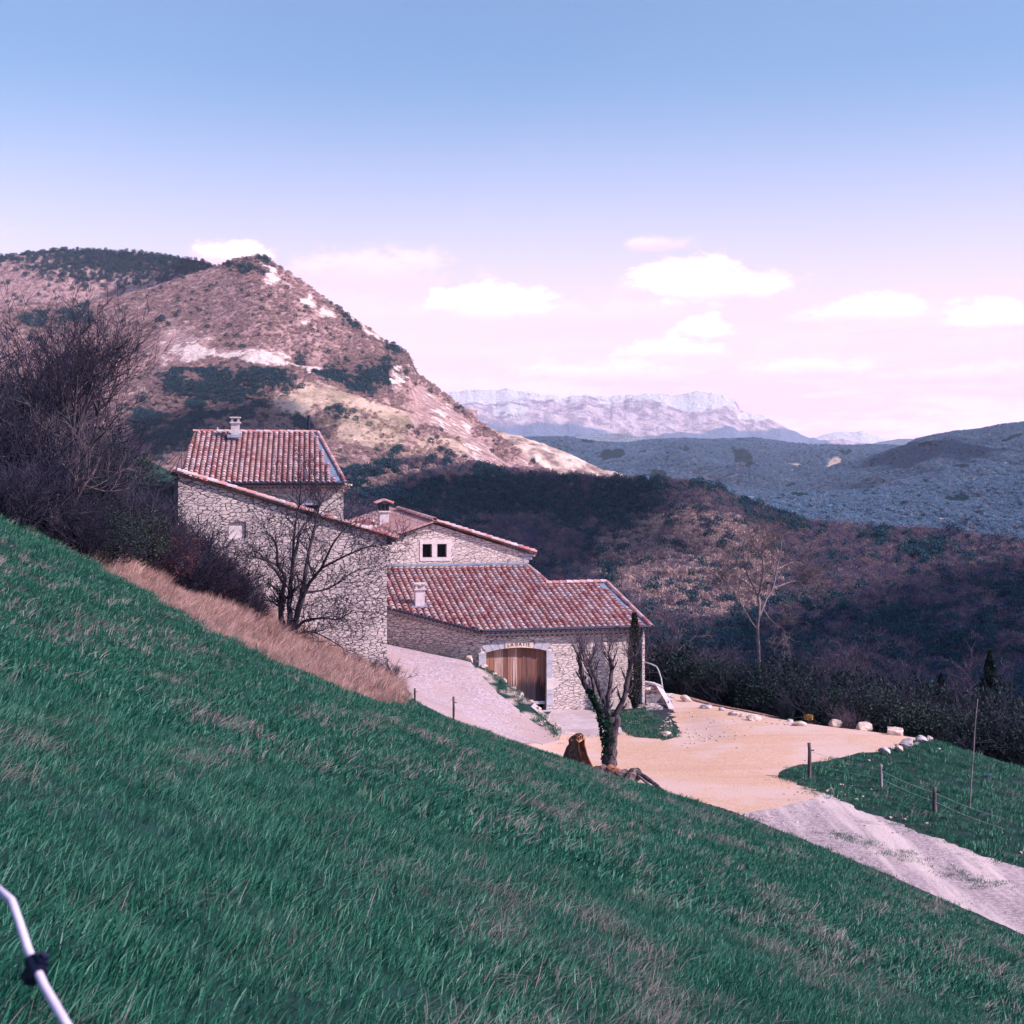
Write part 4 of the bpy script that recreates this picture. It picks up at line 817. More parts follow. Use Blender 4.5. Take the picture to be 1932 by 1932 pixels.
rc = MB(); roofsheet(rc, [OC+FC.U*u+sC*(v/cC) for u, v in shp], nC, .08); bkc = [OC+FC.U*rL_[0]+sC*(vr/cC), OC+FC.U*rR_[0]+sC*(vr/cC), FC.p(rR_[0], vr*2, zE), FC.p(rL_[0], vr*2, zE)]; rc.prism(bkc, -Zv*.09)
rofC = rc.build('roof', M['tile_bed'], uh)
tcn = MB(); tiles(tcn, OC, FC.U, sC, [(eL_[0]+.02, ve/cC-.05), (eR_[0]-.42, ve/cC-.05), (rR_[0]-.10, vr/cC), (rL_[0]+.05, vr/cC)], .262, .30, rng); tcn.build('roof_tiles', M['tile'], rofC)
f3 = MB(); f3.prism([OC+FC.U*u+sC*(v/cC)+nC*.02 for u, v in [(eR_[0]-.05, ve), (rR_[0]-.02, vr-.1), (rR_[0]-.22, vr-.1), (eR_[0]-.62, ve)]], -nC*.015); f3.build('lead_flashing', M['zinc'], rofC)
v3 = MB(); capline(v3, OC+FC.U*(eR_[0]+.05)+sC*(ve/cC-.1)+Zv*.05, OC+FC.U*(rR_[0]+.04)+sC*(vr/cC)+Zv*.05, .105, rng, .34); v3.build('verge_tiles', M['tile'], rofC)
v4 = MB(); capline(v4, OC+FC.U*(rL_[0]-.05)+sC*(vr/cC)+Zv*.03, OC+FC.U*(rR_[0]+.12)+sC*(vr/cC)+Zv*.03, .11, rng, .4); v4.build('ridge_tiles', M['tile'], rofC)
wC = MB(); uw0, uw1 = eL_[0]+.2, FC.uz(648, 940, .1)[0]; zB = -6.5
lw0 = FC.uz(575, 953, .1); lw1 = FC.uz(601, 957.5, .1)
wC.box(FC.p(uw0, .1, zB), FC.U*(uw1-uw0), FC.V*.5, Zv*(lw1[1]-.35-zB)); wC.box(FC.p(uw0, .1, lw1[1]-.35), FC.U*(lw0[0]-uw0), FC.V*.5, Zv*(.35+lw0[1]-lw1[1])); wC.box(FC.p(lw1[0], .1, lw1[1]-.35), FC.U*(uw1-lw1[0]), FC.V*.5, Zv*(.35+lw0[1]-lw1[1])); wC.box(FC.p(uw0, .1, lw0[1]), FC.U*(uw1-uw0), FC.V*.5, Zv*(zE-.08-lw0[1]))
wC.prism([FC.p(uw1-.002, .602, zB), FC.p(rR_[0]-.3, vr*2-.6, zB), FC.p(rR_[0]-.3, vr*2-.6, zE+.0), FC.p(rR_[0]-.28, vr, zE+tC*vr-.3), FC.p(uw1-.002, .602, zE+.05)], -FC.U*.5)
wC.prism([FC.p(uw0+.7, .602, zB), FC.p(uw0+.7, vr*2-.4, zB), FC.p(uw0+.7, vr*2-.4, zE+.1), FC.p(uw0+.7, vr, zE+tC*vr-.3), FC.p(uw0+.7, .602, zE+.05)], FC.U*.5)
wC.build('wall', M['stone_pale'], uh)
ln = MB(); ln.box(FC.p(lw0[0]-.15, .07, lw0[1]), FC.U*(lw1[0]-lw0[0]+.35), FC.V*.2, Zv*.26); ln.build('window_lintel', M['dressed'], uh)
pn = MB(); pn.box(FC.p(lw0[0], .4, lw1[1]-.35), FC.U*(lw1[0]-lw0[0]), FC.V*.03, Zv*.5); pn.build('window', M['dark'], uh)
g5, g6 = MB(), MB(); genoise(g5, g6, FC.p(uw0, .1, zE-.04), FC.p(uw1, .1, zE-.04), -FC.V, 2, .08, .16); gn = g6.build('eave_corbels', M['dressed'], uh); g5.build('corbel_tiles', [M['render'], M['hollow_shade']], gn)
gg = MB(); gg.tube([FC.p(uw0, -.36, zE-.10), FC.p(eR_[0], -.36, zE-.10)], .055, 8); gg.build('gutter', M['metal_dark'], uh)
rt_ = MB(); rt_.box(FC.p(uw1+.002, .1, zE-.36), FC.U*.32, FC.V*.5, Zv*.16); capline(rt_, FC.p(uw1-.05, .1, zE-.16), FC.p(uw1+.42, .1, zE-.22), .09, rng, .45); rt_.build('side_corbel', M['ochre_stone'], uh)
cz = P(444, 822, 71.6); cc1 = chimney('roof_chimney', uh, (cz.x, cz.y, cz.z-.4), P(444, 799, 71.6).z, .40, .38, 8, 'slab')
fl = MB(); fq = P(444, 826, 71.3); fl.prism([fq+FC.U*x+sC*y+nC*.10 for x, y in ((-.4, -.2), (.3, -.2), (.3, .4), (-.4, .4))], -nC*.03); fl.build('chimney_flashing', M['zinc'], cc1)
pf = MB(); a, b = P(580, 820, 74), P(583, 787, 74); pf.tube([a-Zv*.4, b], .075, 10); pf.tube([b, b+Zv*.03, b+Zv*.12], [.10, .10, .03], 10); pf.tube([P(584, 792, 74), P(599, 814, 73.6)], .012, 5); pf.build('metal_flue', M['metal_dark'], uh)
pv = MB(); pv.tube([P(411, 822, 74.5), P(410, 806, 74.5)], .045, 8); pv.build('vent_pipe', M['galv'], uh)

# ---- small linking roof between the lean-to and the gabled house
lk = empty('link_roof', P(690, 1010, 72), 'small low tiled roof joining the big wall to the gabled house, behind the verge tiles', 'roof')
k0, k1 = P(655, 986, 73), P(708, 985, 73); t1 = MB(); capline(t1, k0+Zv*.0, k1, .13, rng, .45); 
k2, k3 = P(664, 997, 71.5), P(712, 995, 71.5); capline(t1, k2, k3, .12, rng, .45); capline(t1, P(690, 1004, 70.6), P(722, 1001, 70.6), .12, rng, .4)
t1.build('ridge_tiles', M['tile'], lk)
b1 = MB(); b1.prism([k0-Zv*.02, k1-Zv*.02, P(735, 1012, 70), P(668, 1012, 70)], -Zv*.1); b1.build('roof_bed', M['tile_bed'], lk)
b2 = MB(); b2.box(P(660, 1000, 73)-Zv*3.2, Vector((1.9, .4, 0)), Vector((-.1, .4, 0)), Zv*3.1); b2.build('wall', M['stone_pale'], lk)
# ------------------------------------------------------------------ vegetation builders
def unitv(rg):
    while True:
        v = Vector((rg.uniform(-1, 1), rg.uniform(-1, 1), rg.uniform(-1, 1)))
        if .05 < v.length < 1: return v.normalized()
def grow(rg, p, d, ln, r, lev, cfg, thick, thin):
    n = 5 if lev < 2 else 4; pts = [p.copy()]; rad = [r]; cur = p.copy(); d = d.normalized()
    for i in range(n):
        d = (d+unitv(rg)*cfg['wander']+Zv*cfg['up']*(.5+.5*i/n)).normalized(); cur = cur+d*(ln/n); pts.append(cur.copy()); rad.append(r*(1-.72*(i+1)/n))
    (thick if r > cfg['split'] else thin).append((pts, rad))
    if lev >= cfg['levels']: return
    k = cfg['kids'][lev] if lev < len(cfg['kids']) else cfg['kids'][-1]
    for j in range(k):
        t = rg.uniform(cfg.get('start', .25), 1.0); a = t*n; i = min(int(a), n-1); q = pts[i].lerp(pts[i+1], a-i); rr = rad[i]*(1-(a-i))+rad[i+1]*(a-i)
        dd = (pts[i+1]-pts[i]).normalized(); side = unitv(rg); side = (side-dd*side.dot(dd)).normalized(); sp = cfg['spread']*rg.uniform(.7, 1.3)
        grow(rg, q, dd*math.cos(sp)+side*math.sin(sp), ln*rg.uniform(*cfg['ratio']), max(rr*rg.uniform(.5, .75), cfg['rmin']), lev+1, cfg, thick, thin)
def tubes_np(lst, sides):
    V, F, b = [], [], 0; ang = [(math.cos(2*math.pi*k/sides), math.sin(2*math.pi*k/sides)) for k in range(sides)]
    for pts, rad in lst:
        n = len(pts); d = (pts[-1]-pts[0]); u = d.orthogonal().normalized() if d.length > 1e-6 else Vector((1, 0, 0)); w = d.cross(u).normalized()
        for p, r in zip(pts, rad):
            for c, s in ang: V.append((p.x+(u.x*c+w.x*s)*r, p.y+(u.y*c+w.y*s)*r, p.z+(u.z*c+w.z*s)*r))
        for i in range(n-1):
            for k in range(sides): F.append((b+i*sides+k, b+i*sides+(k+1) % sides, b+(i+1)*sides+(k+1) % sides, b+(i+1)*sides+k))
        b += n*sides
    return np.array(V), np.array(F)
def treeparts(root, thick, thin, mt, mc, tname='trunk', cname='crown', org=None, scale=1.0):
    o = Vector(root.location) if org is None else org
    V, F = tubes_np(thick, 7); a = npmesh(tname, V-np.array(o), F, mt, root, smooth=True)
    V, F = tubes_np(thin, 3); b = npmesh(cname, V-np.array(o), F, mc, root)
    return a, b
def limbpx(lims, rg):   # limbs drawn as (list of (px, py, Y), r0, r1) -> polylines with resampled wiggle
    out = []
    for pts, r0, r1 in lims:
        q = [P(*p) for p in pts]; res = []; rad = []
        m = 4*(len(q)-1)
        for i in range(m+1):
            t = i/m*(len(q)-1); k = min(int(t), len(q)-2); f = t-k
            p0 = q[max(k-1, 0)]; p1 = q[k]; p2 = q[k+1]; p3 = q[min(k+2, len(q)-1)]
            c = .5*((2*p1)+(p2-p0)*f+(2*p0-5*p1+4*p2-p3)*f*f+(3*p1-p0-3*p2+p3)*f**3)
            w = r0+(r1-r0)*i/m; res.append(c+unitv(rg)*w*.18); rad.append(w*rg.uniform(.92, 1.08))
        out.append((res, rad))
    return out
def sprout(rg, limbs, per, ln, cfg, thick, thin, t0=.3, updir=.2):
    for pts, rad in limbs:
        n = len(pts)-1
        for _ in range(per):
            a = rg.uniform(t0, 1)*n; i = min(int(a), n-1); q = pts[i].lerp(pts[i+1], a-i); dd = (pts[i+1]-pts[i]).normalized(); s = unitv(rg); s = (s-dd*s.dot(dd)).normalized()
            grow(rg, q, dd*.6+s*.9+Zv*updir, ln*rg.uniform(.6, 1.2), max(rad[i]*.45, cfg['rmin']), 0, cfg, thick, thin)
def leafcloud(rg, n, shape, size, thin=.5):     # little leaf faces spread through a volume given by shape(rg)->point
    c = np.array([shape(rg) for _ in range(n)]); r = np.random.RandomState(rg.randint(0, 99999))
    a = r.normal(size=(n, 3)); a /= np.linalg.norm(a, axis=1)[:, None]; b = r.normal(size=(n, 3)); b -= a*(a*b).sum(1)[:, None]; b /= np.linalg.norm(b, axis=1)[:, None]
    s = size*r.uniform(.6, 1.4, n)[:, None]
    V = np.stack([c-a*s, c-b*s*thin, c+a*s, c+b*s*thin], 1).reshape(-1, 3); F = np.arange(4*n).reshape(-1, 4); return V, F
# ---------- scatter of a "stuff" cover through geometry nodes
def proto(name, V, F, material):
    return npmesh(name, V, F, material, link=False)
def scatter(name, protos, pos, scl, yaw, idx, label, cat, tilt=None, kind='stuff'):
    col = bpy.data.collections.new(name+'_kinds')
    for i, p in enumerate(protos): p.name = '%s_kind_%02d' % (name, i); col.objects.link(p)
    n = len(pos); me = bpy.data.meshes.new(name); me.vertices.add(n); me.vertices.foreach_set('co', np.asarray(pos, dtype=np.float32).ravel())
    a = me.attributes.new('scl', 'FLOAT_VECTOR', 'POINT'); s = np.asarray(scl, dtype=np.float32); s = np.repeat(s[:, None], 3, 1) if s.ndim == 1 else s; a.data.foreach_set('vector', s.ravel())
    rot = np.zeros((n, 3), dtype=np.float32); rot[:, 2] = yaw
    if tilt is not None: rot[:, 0] = tilt[0]; rot[:, 1] = tilt[1]
    a = me.attributes.new('rot', 'FLOAT_VECTOR', 'POINT'); a.data.foreach_set('vector', rot.ravel())
    a = me.attributes.new('idx', 'INT', 'POINT'); a.data.foreach_set('value', np.asarray(idx, dtype=np.int32))
    o = bpy.data.objects.new(name, me); COL.objects.link(o)
    ng = bpy.data.node_groups.new(name+'_nodes', 'GeometryNodeTree'); ng.interface.new_socket('Geometry', in_out='INPUT', socket_type='NodeSocketGeometry'); ng.interface.new_socket('Geometry', in_out='OUTPUT', socket_type='NodeSocketGeometry')
    gi = ng.nodes.new('NodeGroupInput'); go = ng.nodes.new('NodeGroupOutput'); ip = ng.nodes.new('GeometryNodeInstanceOnPoints'); ci = ng.nodes.new('GeometryNodeCollectionInfo')
    ci.inputs[0].default_value = col; ci.inputs[1].default_value = True; ci.inputs[2].default_value = True
    ip.inputs['Pick Instance'].default_value = True
    def na(nm, dt):
        q = ng.nodes.new('GeometryNodeInputNamedAttribute'); q.data_type = dt; q.inputs[0].default_value = nm; return q.outputs[0]
    ng.links.new(gi.outputs[0], ip.inputs['Points']); ng.links.new(ci.outputs[0], ip.inputs['Instance']); ng.links.new(na('idx', 'INT'), ip.inputs['Instance Index'])
    e2r = ng.nodes.new('FunctionNodeEulerToRotation'); ng.links.new(na('rot', 'FLOAT_VECTOR'), e2r.inputs[0]); ng.links.new(e2r.outputs[0], ip.inputs['Rotation']); ng.links.new(na('scl', 'FLOAT_VECTOR'), ip.inputs['Scale'])
    ng.links.new(ip.outputs[0], go.inputs[0]); md = o.modifiers.new('scatter', 'NODES'); md.node_group = ng
    return tag(o, label, cat, kind=kind)
RS = np.random.RandomState(12)
def blades(n, rad, h, w, lean, seed, spread=.5, curl=.6):
    r = np.random.RandomState(seed); a = r.uniform(0, 2*np.pi, n); q = rad*np.sqrt(r.uniform(0, 1, n)); x = q*np.cos(a); y = q*np.sin(a)
    hh = h*r.uniform(.45, 1.15, n); d = r.uniform(0, 2*np.pi, n); lx = np.cos(d)*spread*r.uniform(.2, 1, n)+lean[0]; ly = np.sin(d)*spread*r.uniform(.2, 1, n)+lean[1]
    wd = r.uniform(0, np.pi, n); wx = np.cos(wd)*w*r.uniform(.6, 1.3, n); wy = np.sin(wd)*w*r.uniform(.6, 1.3, n); V = []
    for t, k in ((0, 1.0), (.5, .8), (.82, .45), (1.0, .08)):
        bx = x+lx*hh*(t**1.7); by = y+ly*hh*(t**1.7); bz = hh*(t-curl*.35*t*t*np.hypot(lx, ly))-.02
        V.append(np.stack([bx-wx*k, by-wy*k, bz], -1)); V.append(np.stack([bx+wx*k, by+wy*k, bz], -1))
    V = np.stack(V, 1).reshape(-1, 3); b = np.arange(n)[:, None]*8; F = np.concatenate([b+np.array([[0, 1, 3, 2]]), b+np.array([[2, 3, 5, 4]]), b+np.array([[4, 5, 7, 6]])], 0); return V, F
# ------------------------------------------------------------------ grass cover
EXCL = [court_xy, fore_xy, drive_xy, track_xy]
def cover(n_per_m2, y0, y1, xlim, fn):
    area = 0; pts = []
    xw = lambda y: xlim*y
    tot = int(n_per_m2*(y1*y1-y0*y0)*xlim); u = RS.uniform(0, 1, tot); Y = np.sqrt(y0*y0+u*(y1*y1-y0*y0)); X = RS.uniform(-1, 1, tot)*xlim*Y
    return X, Y
def dmap(x, y): return tps_eval(FF, x, y)-HYd(x, y)
def allowed(x, y):
    d = dmap(x, y); onf = d > .02; ok = onf.copy()
    rg_ = inpoly(x, y, RG); ex = np.zeros(x.shape, bool)
    for p in EXCL: ex |= inpoly(x, y, p)
    return onf, rg_ & ~ex, ex
gp, gs, gyw, gid, gt0, gt1 = [], [], [], [], [], []
protos = []
for k in range(4): protos.append(proto('g', *blades(56, .20, .095, .0032, (.30, .1), 100+k, .7), M['blade']))      # near tufts
for k in range(2): protos.append(proto('g', *blades(30, .20, .13, .0024, (.4, .1), 120+k, .9), M['blade_dry']))
for k in range(3): protos.append(proto('g', *blades(44, .26, .12, .0080, (.25, .05), 140+k, .8), M['blade']))       # far tufts
for k in range(2): protos.append(proto('g', *blades(24, .26, .16, .006, (.35, .1), 160+k, .8), M['blade_dry']))
for (dens, y0, y1, far) in ((54, 1.6, 14, 0), (23, 14, 30, 1), (12, 30, 66, 1)):
    x, y = cover(dens, y0, y1, .58, None); onf, onr, ex = allowed(x, y); dm_ = drymask(x, y)
    cl = fbm(x*1.1, y*.30, 71, 4, .6); cl2 = fbm(x*3.2, y*.9, 72, 3)
    keep = (onf | onr) & ~(dm_ & (RS.uniform(size=x.shape) < .75)) & (cl2 > .12)
    x, y, cl, cl2 = x[keep], y[keep], cl[keep], cl2[keep]; z = H(x, y)
    dry = RS.uniform(size=x.shape) < np.clip((cl-.56)*3.0, .05, .5)
    base = np.where(dry, 4 if not far else 9, 0 if not far else 6); cnt = np.where(dry, 2, 4 if not far else 3); ids = base+(RS.uniform(size=x.shape)*cnt).astype(int)
    gp.append(np.stack([x, y, z], -1)); s = RS.uniform(.6, 1.3, x.shape)*(.62+.9*cl2)*np.where(onr[keep], 1.05, 1); gs.append(np.stack([s, s, s*np.where(cl < .42, 1.25, .95)], -1)); gyw.append(RS.uniform(-.6, .6, x.shape)); gid.append(ids)
gp = np.concatenate(gp); scatter('meadow_grass', protos, gp, np.concatenate(gs), np.concatenate(gyw), np.concatenate(gid), 'green spring grass with dry tufts covering the slope', 'grass', tilt=(np.full(len(gp), -.14), np.full(len(gp), .30)))
# tall dry grass bank
x = RS.uniform(-19, -3, 9000); y = RS.uniform(35, 61, 9000); k = drymask(x, y); x, y = x[k], y[k]
tp = [proto('s', *blades(40, .30, .62, .008, (.30, -.05), 200+i, .55), M['straw']) for i in range(3)]+[proto('s', *blades(24, .3, .45, .008, (.3, 0), 210, .8), M['blade_dry'])]
hs_ = .15+1.2*fbm(x*.9, y*.7, 15, 3)*np.clip((y-36)/8, .35, 1)
scatter('dry_grass', tp, np.stack([x, y, H(x, y)], -1), hs_*RS.uniform(.7, 1.2, x.shape), RS.uniform(-.8, .8, x.shape), RS.randint(0, 4, x.shape), 'tall bleached dry grass on the bank below the big wall', 'dry grass', tilt=(np.full(len(x), 0.), np.full(len(x), .25)))
# weeds along the stony bank, the barn foot and the lawn before the cypress
wx, wy = [], []
for poly, n in (([tuple(Gy(*q)[:2]) for q in [(1092, 1338), (1170, 1345), (1215, 1340), (1262, 1368), (1284, 1390), (1240, 1396), (1190, 1388), (1165, 1366)]], 520), ([(-6.0, 67.0), (-4.4, 66.1), (-2.7, 64.8), (-1.8, 63.6), (-2.0, 62.9), (-3.6, 64.7), (-6, 66.2)], 170), ([(-1.4, 63.2), (-.7, 62.2), (.1, 61.4), (1.3, 59.6), (2.3, 57.4), (1.7, 57.2), (.4, 59.8), (-.8, 61.4)], 190)):
    xs_ = [p[0] for p in poly]; ys_ = [p[1] for p in poly]; a = RS.uniform(min(xs_), max(xs_), n*4); b = RS.uniform(min(ys_), max(ys_), n*4); k = inpoly(a, b, poly) & (fbm(a*1.3, b*1.3, 33, 3) > .42); wx.append(a[k][:n]); wy.append(b[k][:n])
wx, wy = np.concatenate(wx), np.concatenate(wy)
scatter('verge_grass', [proto('v', *blades(40, .24, .13, .008, (.1, 0), 230+i, .8), M['blade']) for i in range(3)]+[proto('v', *blades(30, .24, .12, .008, (.1, 0), 240, .8), M['blade_dry'])], np.stack([wx, wy, H(wx, wy)], -1), RS.uniform(.6, 1.3, wx.shape), RS.uniform(0, 6, wx.shape), RS.randint(0, 4, wx.shape), 'short grass along the barn wall and the stony bank', 'grass')
# ------------------------------------------------------------------ woods on the hills (uncountable masses)
def crownproto(seed, n, size, material, flat=.8):
    rg = random.Random(seed)
    def sh(rg):
        v = unitv(rg)*(rg.uniform(.25, 1)**.6); return (v.x, v.y, .75+v.z*flat)
    V, F = leafcloud(rg, n, sh, size, .42); return proto('c', V, F, material)
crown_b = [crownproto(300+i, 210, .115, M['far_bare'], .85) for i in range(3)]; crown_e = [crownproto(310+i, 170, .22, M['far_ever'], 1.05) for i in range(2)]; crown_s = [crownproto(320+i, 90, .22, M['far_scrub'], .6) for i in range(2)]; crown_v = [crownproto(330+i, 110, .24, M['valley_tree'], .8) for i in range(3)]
crown_p = [crownproto(340+i, 170, .13, M['peak_bare'], .8) for i in range(3)]
kinds = lambda: [p.copy() for p in crown_b+crown_e+crown_s]
kindsP = lambda: [p.copy() for p in crown_p+crown_e+crown_s]
def hillpoints(name, n, y0, y1, x0, x1, seed):
    V, PXg, PY, zn = HS[name]; r = np.random.RandomState(seed); ny, nx = V.shape[:2]; i = r.uniform(0, ny-1.001, n*3); j = r.uniform(0, nx-1.001, n*3); ii = i.astype(int); jj = j.astype(int); fi = (i-ii)[:, None]; fj = (j-jj)[:, None]
    def lerp(A): return (A[ii, jj]*(1-fi)*(1-fj)+A[ii+1, jj]*fi*(1-fj)+A[ii, jj+1]*(1-fi)*fj+A[ii+1, jj+1]*fi*fj)
    p = lerp(V); px = lerp(PXg[..., None])[:, 0]; py = lerp(PY[..., None])[:, 0]; z = lerp(zn)
    k = (px > x0) & (px < x1) & (py > y0) & (py < y1); return p[k], px[k], py[k], z[k], r
p, px, py, z, r = hillpoints('wooded_mound', 40000, 850, 1340, -100, 2100, 5)
d = p[:, 1]; keep = r.uniform(size=len(p)) < (1-.88*np.clip(z[:, 2]*1.3*(py < 960), 0, 1)); p, px, py, z, d = p[keep], px[keep], py[keep], z[keep], d[keep]
ev = fbm(px*.012, py*.02, 303, 4, .6)+.35*blob(px, py, 700, 890, 90, 20)+.18*blob(px, py, 1000, 940, 300, 50)-.3*z[:, 2]; isE = r.uniform(size=len(p)) < np.clip((ev-.52)*4, .05, .7); isS = (z[:, 2] > .2) & (r.uniform(size=len(p)) < .8) & ~isE  # paler scrub crowns also fill the painted sunlit patch
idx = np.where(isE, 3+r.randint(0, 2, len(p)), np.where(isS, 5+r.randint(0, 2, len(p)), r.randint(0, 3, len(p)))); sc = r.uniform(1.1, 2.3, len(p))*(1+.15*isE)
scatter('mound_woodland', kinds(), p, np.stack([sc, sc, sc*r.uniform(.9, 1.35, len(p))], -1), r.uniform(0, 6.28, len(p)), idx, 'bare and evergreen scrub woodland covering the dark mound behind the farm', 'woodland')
p, px, py, z, r = hillpoints('limestone_peak', 60000, 470, 1000, 0, 1150, 6)
E = z[:, 1]; Rk = z[:, 0]; Md = z[:, 2]; nE = fbm(px*.03, py*.045, 404, 4); pr_ = .42+.55*E-.9*np.clip(Rk*1.2, 0, 1)-.38*np.clip(Md, 0, 1)+.5*(nE-.5); keep = r.uniform(size=len(p)) < pr_
p, E, nE = p[keep], E[keep], nE[keep]; isE = r.uniform(size=len(p)) < np.clip(E*1.1+(nE-.68)*3, .025, .75); isS = ~isE & (r.uniform(size=len(p)) < .75); idx = np.where(isE, 3+r.randint(0, 2, len(p)), np.where(isS, 5+r.randint(0, 2, len(p)), r.randint(0, 3, len(p)))); sc = r.uniform(1.2, 2.6, len(p))*(1+.4*isE)
scatter('peak_scrub', kindsP(), p, np.stack([sc, sc, sc*.9], -1), r.uniform(0, 6.28, len(p)), idx, 'scattered scrub and pines on the limestone peak', 'scrub')
p, px, py, z, r = hillpoints('distant_plateau', 12000, 450, 640, -50, 520, 8)
e = np.clip(blob(px, py, 280, 505, 300, 50, .3)+blob(px, py, 60, 480, 160, 22, .4), 0, 1); keep = r.uniform(size=len(p)) < .25+.7*e; p, e = p[keep], e[keep]; idx = np.where(r.uniform(size=len(p)) < .15+.75*e, 3+r.randint(0, 2, len(p)), r.randint(0, 3, len(p))); sc = r.uniform(2.5, 5, len(p))
scatter('plateau_woodland', kindsP(), p, sc, r.uniform(0, 6.28, len(p)), idx, 'dark woodland along the edge of the far plateau', 'woodland')
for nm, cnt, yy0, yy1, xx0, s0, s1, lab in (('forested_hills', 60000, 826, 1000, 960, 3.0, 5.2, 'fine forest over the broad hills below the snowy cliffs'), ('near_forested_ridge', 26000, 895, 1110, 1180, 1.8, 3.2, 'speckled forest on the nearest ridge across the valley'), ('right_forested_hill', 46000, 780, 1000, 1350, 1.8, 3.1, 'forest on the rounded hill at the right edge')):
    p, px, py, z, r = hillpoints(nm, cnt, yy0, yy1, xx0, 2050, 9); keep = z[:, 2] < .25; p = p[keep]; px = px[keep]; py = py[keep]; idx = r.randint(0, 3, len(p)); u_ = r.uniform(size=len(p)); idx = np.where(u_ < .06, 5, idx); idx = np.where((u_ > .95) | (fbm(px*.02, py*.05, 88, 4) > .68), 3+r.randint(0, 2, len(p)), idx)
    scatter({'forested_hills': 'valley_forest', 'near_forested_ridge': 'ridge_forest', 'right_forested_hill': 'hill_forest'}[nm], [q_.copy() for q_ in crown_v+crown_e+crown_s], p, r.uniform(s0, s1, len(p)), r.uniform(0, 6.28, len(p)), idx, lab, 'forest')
# ------------------------------------------------------------------ individual trees
# fruit tree before the big wall
rg = random.Random(21); Yf = 51.0; gz = H1(*P(543, 1200, Yf)[:2])
F0 = empty('bare_fruit_tree', (P(543, 1200, Yf).x, Yf, gz), 'many-stemmed bare dark tree in front of the big plain stone wall', 'tree')
J = lambda a: [(x, y, Yf+dy) for x, y, dy in a]
lims = [(J([(541, 1212, 0), (534, 1185, 0), (530, 1146, -.1), (537, 1091, -.2), (524, 1064, -.4), (520, 1023, -.6), (496, 1004, -.8)]), .13, .02),
        (J([(546, 1212, 0), (547, 1165, .1), (546, 1132, .1), (551, 1078, .2), (559, 1037, .2), (570, 996, .3), (595, 968, .5), (619, 922, .6)]), .12, .015),
        (J([(552, 1212, 0), (557, 1173, 0), (570, 1119, .2), (584, 1037, .5), (600, 968, .7), (606, 930, .8)]), .13, .015),
        (J([(556, 1208, 0), (562, 1160, -.2), (578, 1110, -.4), (606, 1072, -.7), (630, 1023, -1.0), (655, 993, -1.2)]), .11, .015),
        (J([(555, 1190, 0), (575, 1172, -.3), (611, 1166, -.7), (640, 1168, -.9), (668, 1150, -1.0)]), .07, .012),
        (J([(558, 1198, 0), (580, 1192, -.3), (606, 1198, -.6), (647, 1222, -.8)]), .05, .012),
        (J([(530, 1146, -.1), (533, 1100, -.5), (505, 1060, -1), (480, 1040, -1.3), (455, 1052, -1.5)]), .06, .012),
        (J([(551, 1078, .2), (556, 1000, .4), (566, 940, .5), (567, 905, .6)]), .055, .01),
        (J([(606, 1072, -.7), (650, 1050, -1), (700, 1030, -1.2), (735, 1040, -1.3)]), .05, .01),
        (J([(570, 1119, .2), (620, 1110, .5), (665, 1080, .8), (700, 1070, 1.0)]), .05, .01)]
LB_ = limbpx(lims, rg); thick, thin = list(LB_), []
cfg = dict(wander=.32, up=.08, levels=2, kids=[4, 3], spread=.85, ratio=(.5, .8), rmin=.0095, split=.024, start=.15)
sprout(rg, LB_, 18, 1.15, cfg, thick, thin, .22, .25); treeparts(F0, thick, thin, M['bark_dark'], M['twig_dark'])
# pollarded tree in the yard
rg = random.Random(22); Yp = 50.0; F1 = empty('pollard_tree', (P(1150, 1470, Yp).x, Yp, P(1150, 1470, Yp).z), 'thick pollarded tree with ivy on its trunk standing at the edge of the gravel yard', 'tree')
J = lambda a: [(x, y, Yp+dy) for x, y, dy in a]
lims = [(J([(1150, 1490, 0), (1149, 1450, 0), (1151, 1410, 0), (1152, 1385, 0), (1153, 1368, 0), (1150, 1352, 0)]), .265, .25), (J([(1152, 1392, 0), (1158, 1372, -.05), (1163, 1356, -.1), (1160, 1346, -.1)]), .20, .15),
        (J([(1146, 1375, 0), (1134, 1352, -.1), (1123, 1321, -.2), (1103, 1290, -.3), (1096, 1262, -.35), (1093, 1240, -.4)]), .14, .075),
        (J([(1148, 1370, 0), (1143, 1335, .2), (1126, 1288, .3), (1112, 1250, .4)]), .12, .07), (J([(1150, 1365, .1), (1146, 1332, .2), (1151, 1293, .3), (1154, 1256, .35), (1149, 1236, .35)]), .10, .065),
        (J([(1157, 1362, 0), (1163, 1345, -.1), (1177, 1315, -.2), (1186, 1272, -.3), (1192, 1250, -.3)]), .12, .065), (J([(1123, 1321, -.2), (1117, 1282, -.5), (1107, 1258, -.6)]), .07, .04)]
LB_ = limbpx(lims, rg); thick, thin = list(LB_), []
cfg = dict(wander=.10, up=.22, levels=1, kids=[4], spread=.45, ratio=(.3, .6), rmin=.0075, split=.02, start=.1)
for pts, rad in LB_[2:]:
    for _ in range(17): grow(rg, pts[-1]+unitv(rg)*.06, Vector((rg.uniform(-.9, .9), rg.uniform(-.9, .9), 1.0)), rg.uniform(.6, 1.35), .0105, 0, cfg, thick, thin)
sprout(rg, LB_[2:], 9, .55, cfg, thick, thin, .2, .3); treeparts(F1, thick, thin, M['bark_mid'], M['twig_mid'])
ax = [P(1149, 1470, Yp), P(1150, 1400, Yp), P(1143, 1362, Yp-.1), P(1123, 1321, Yp-.2), P(1112, 1300, Yp-.25)]
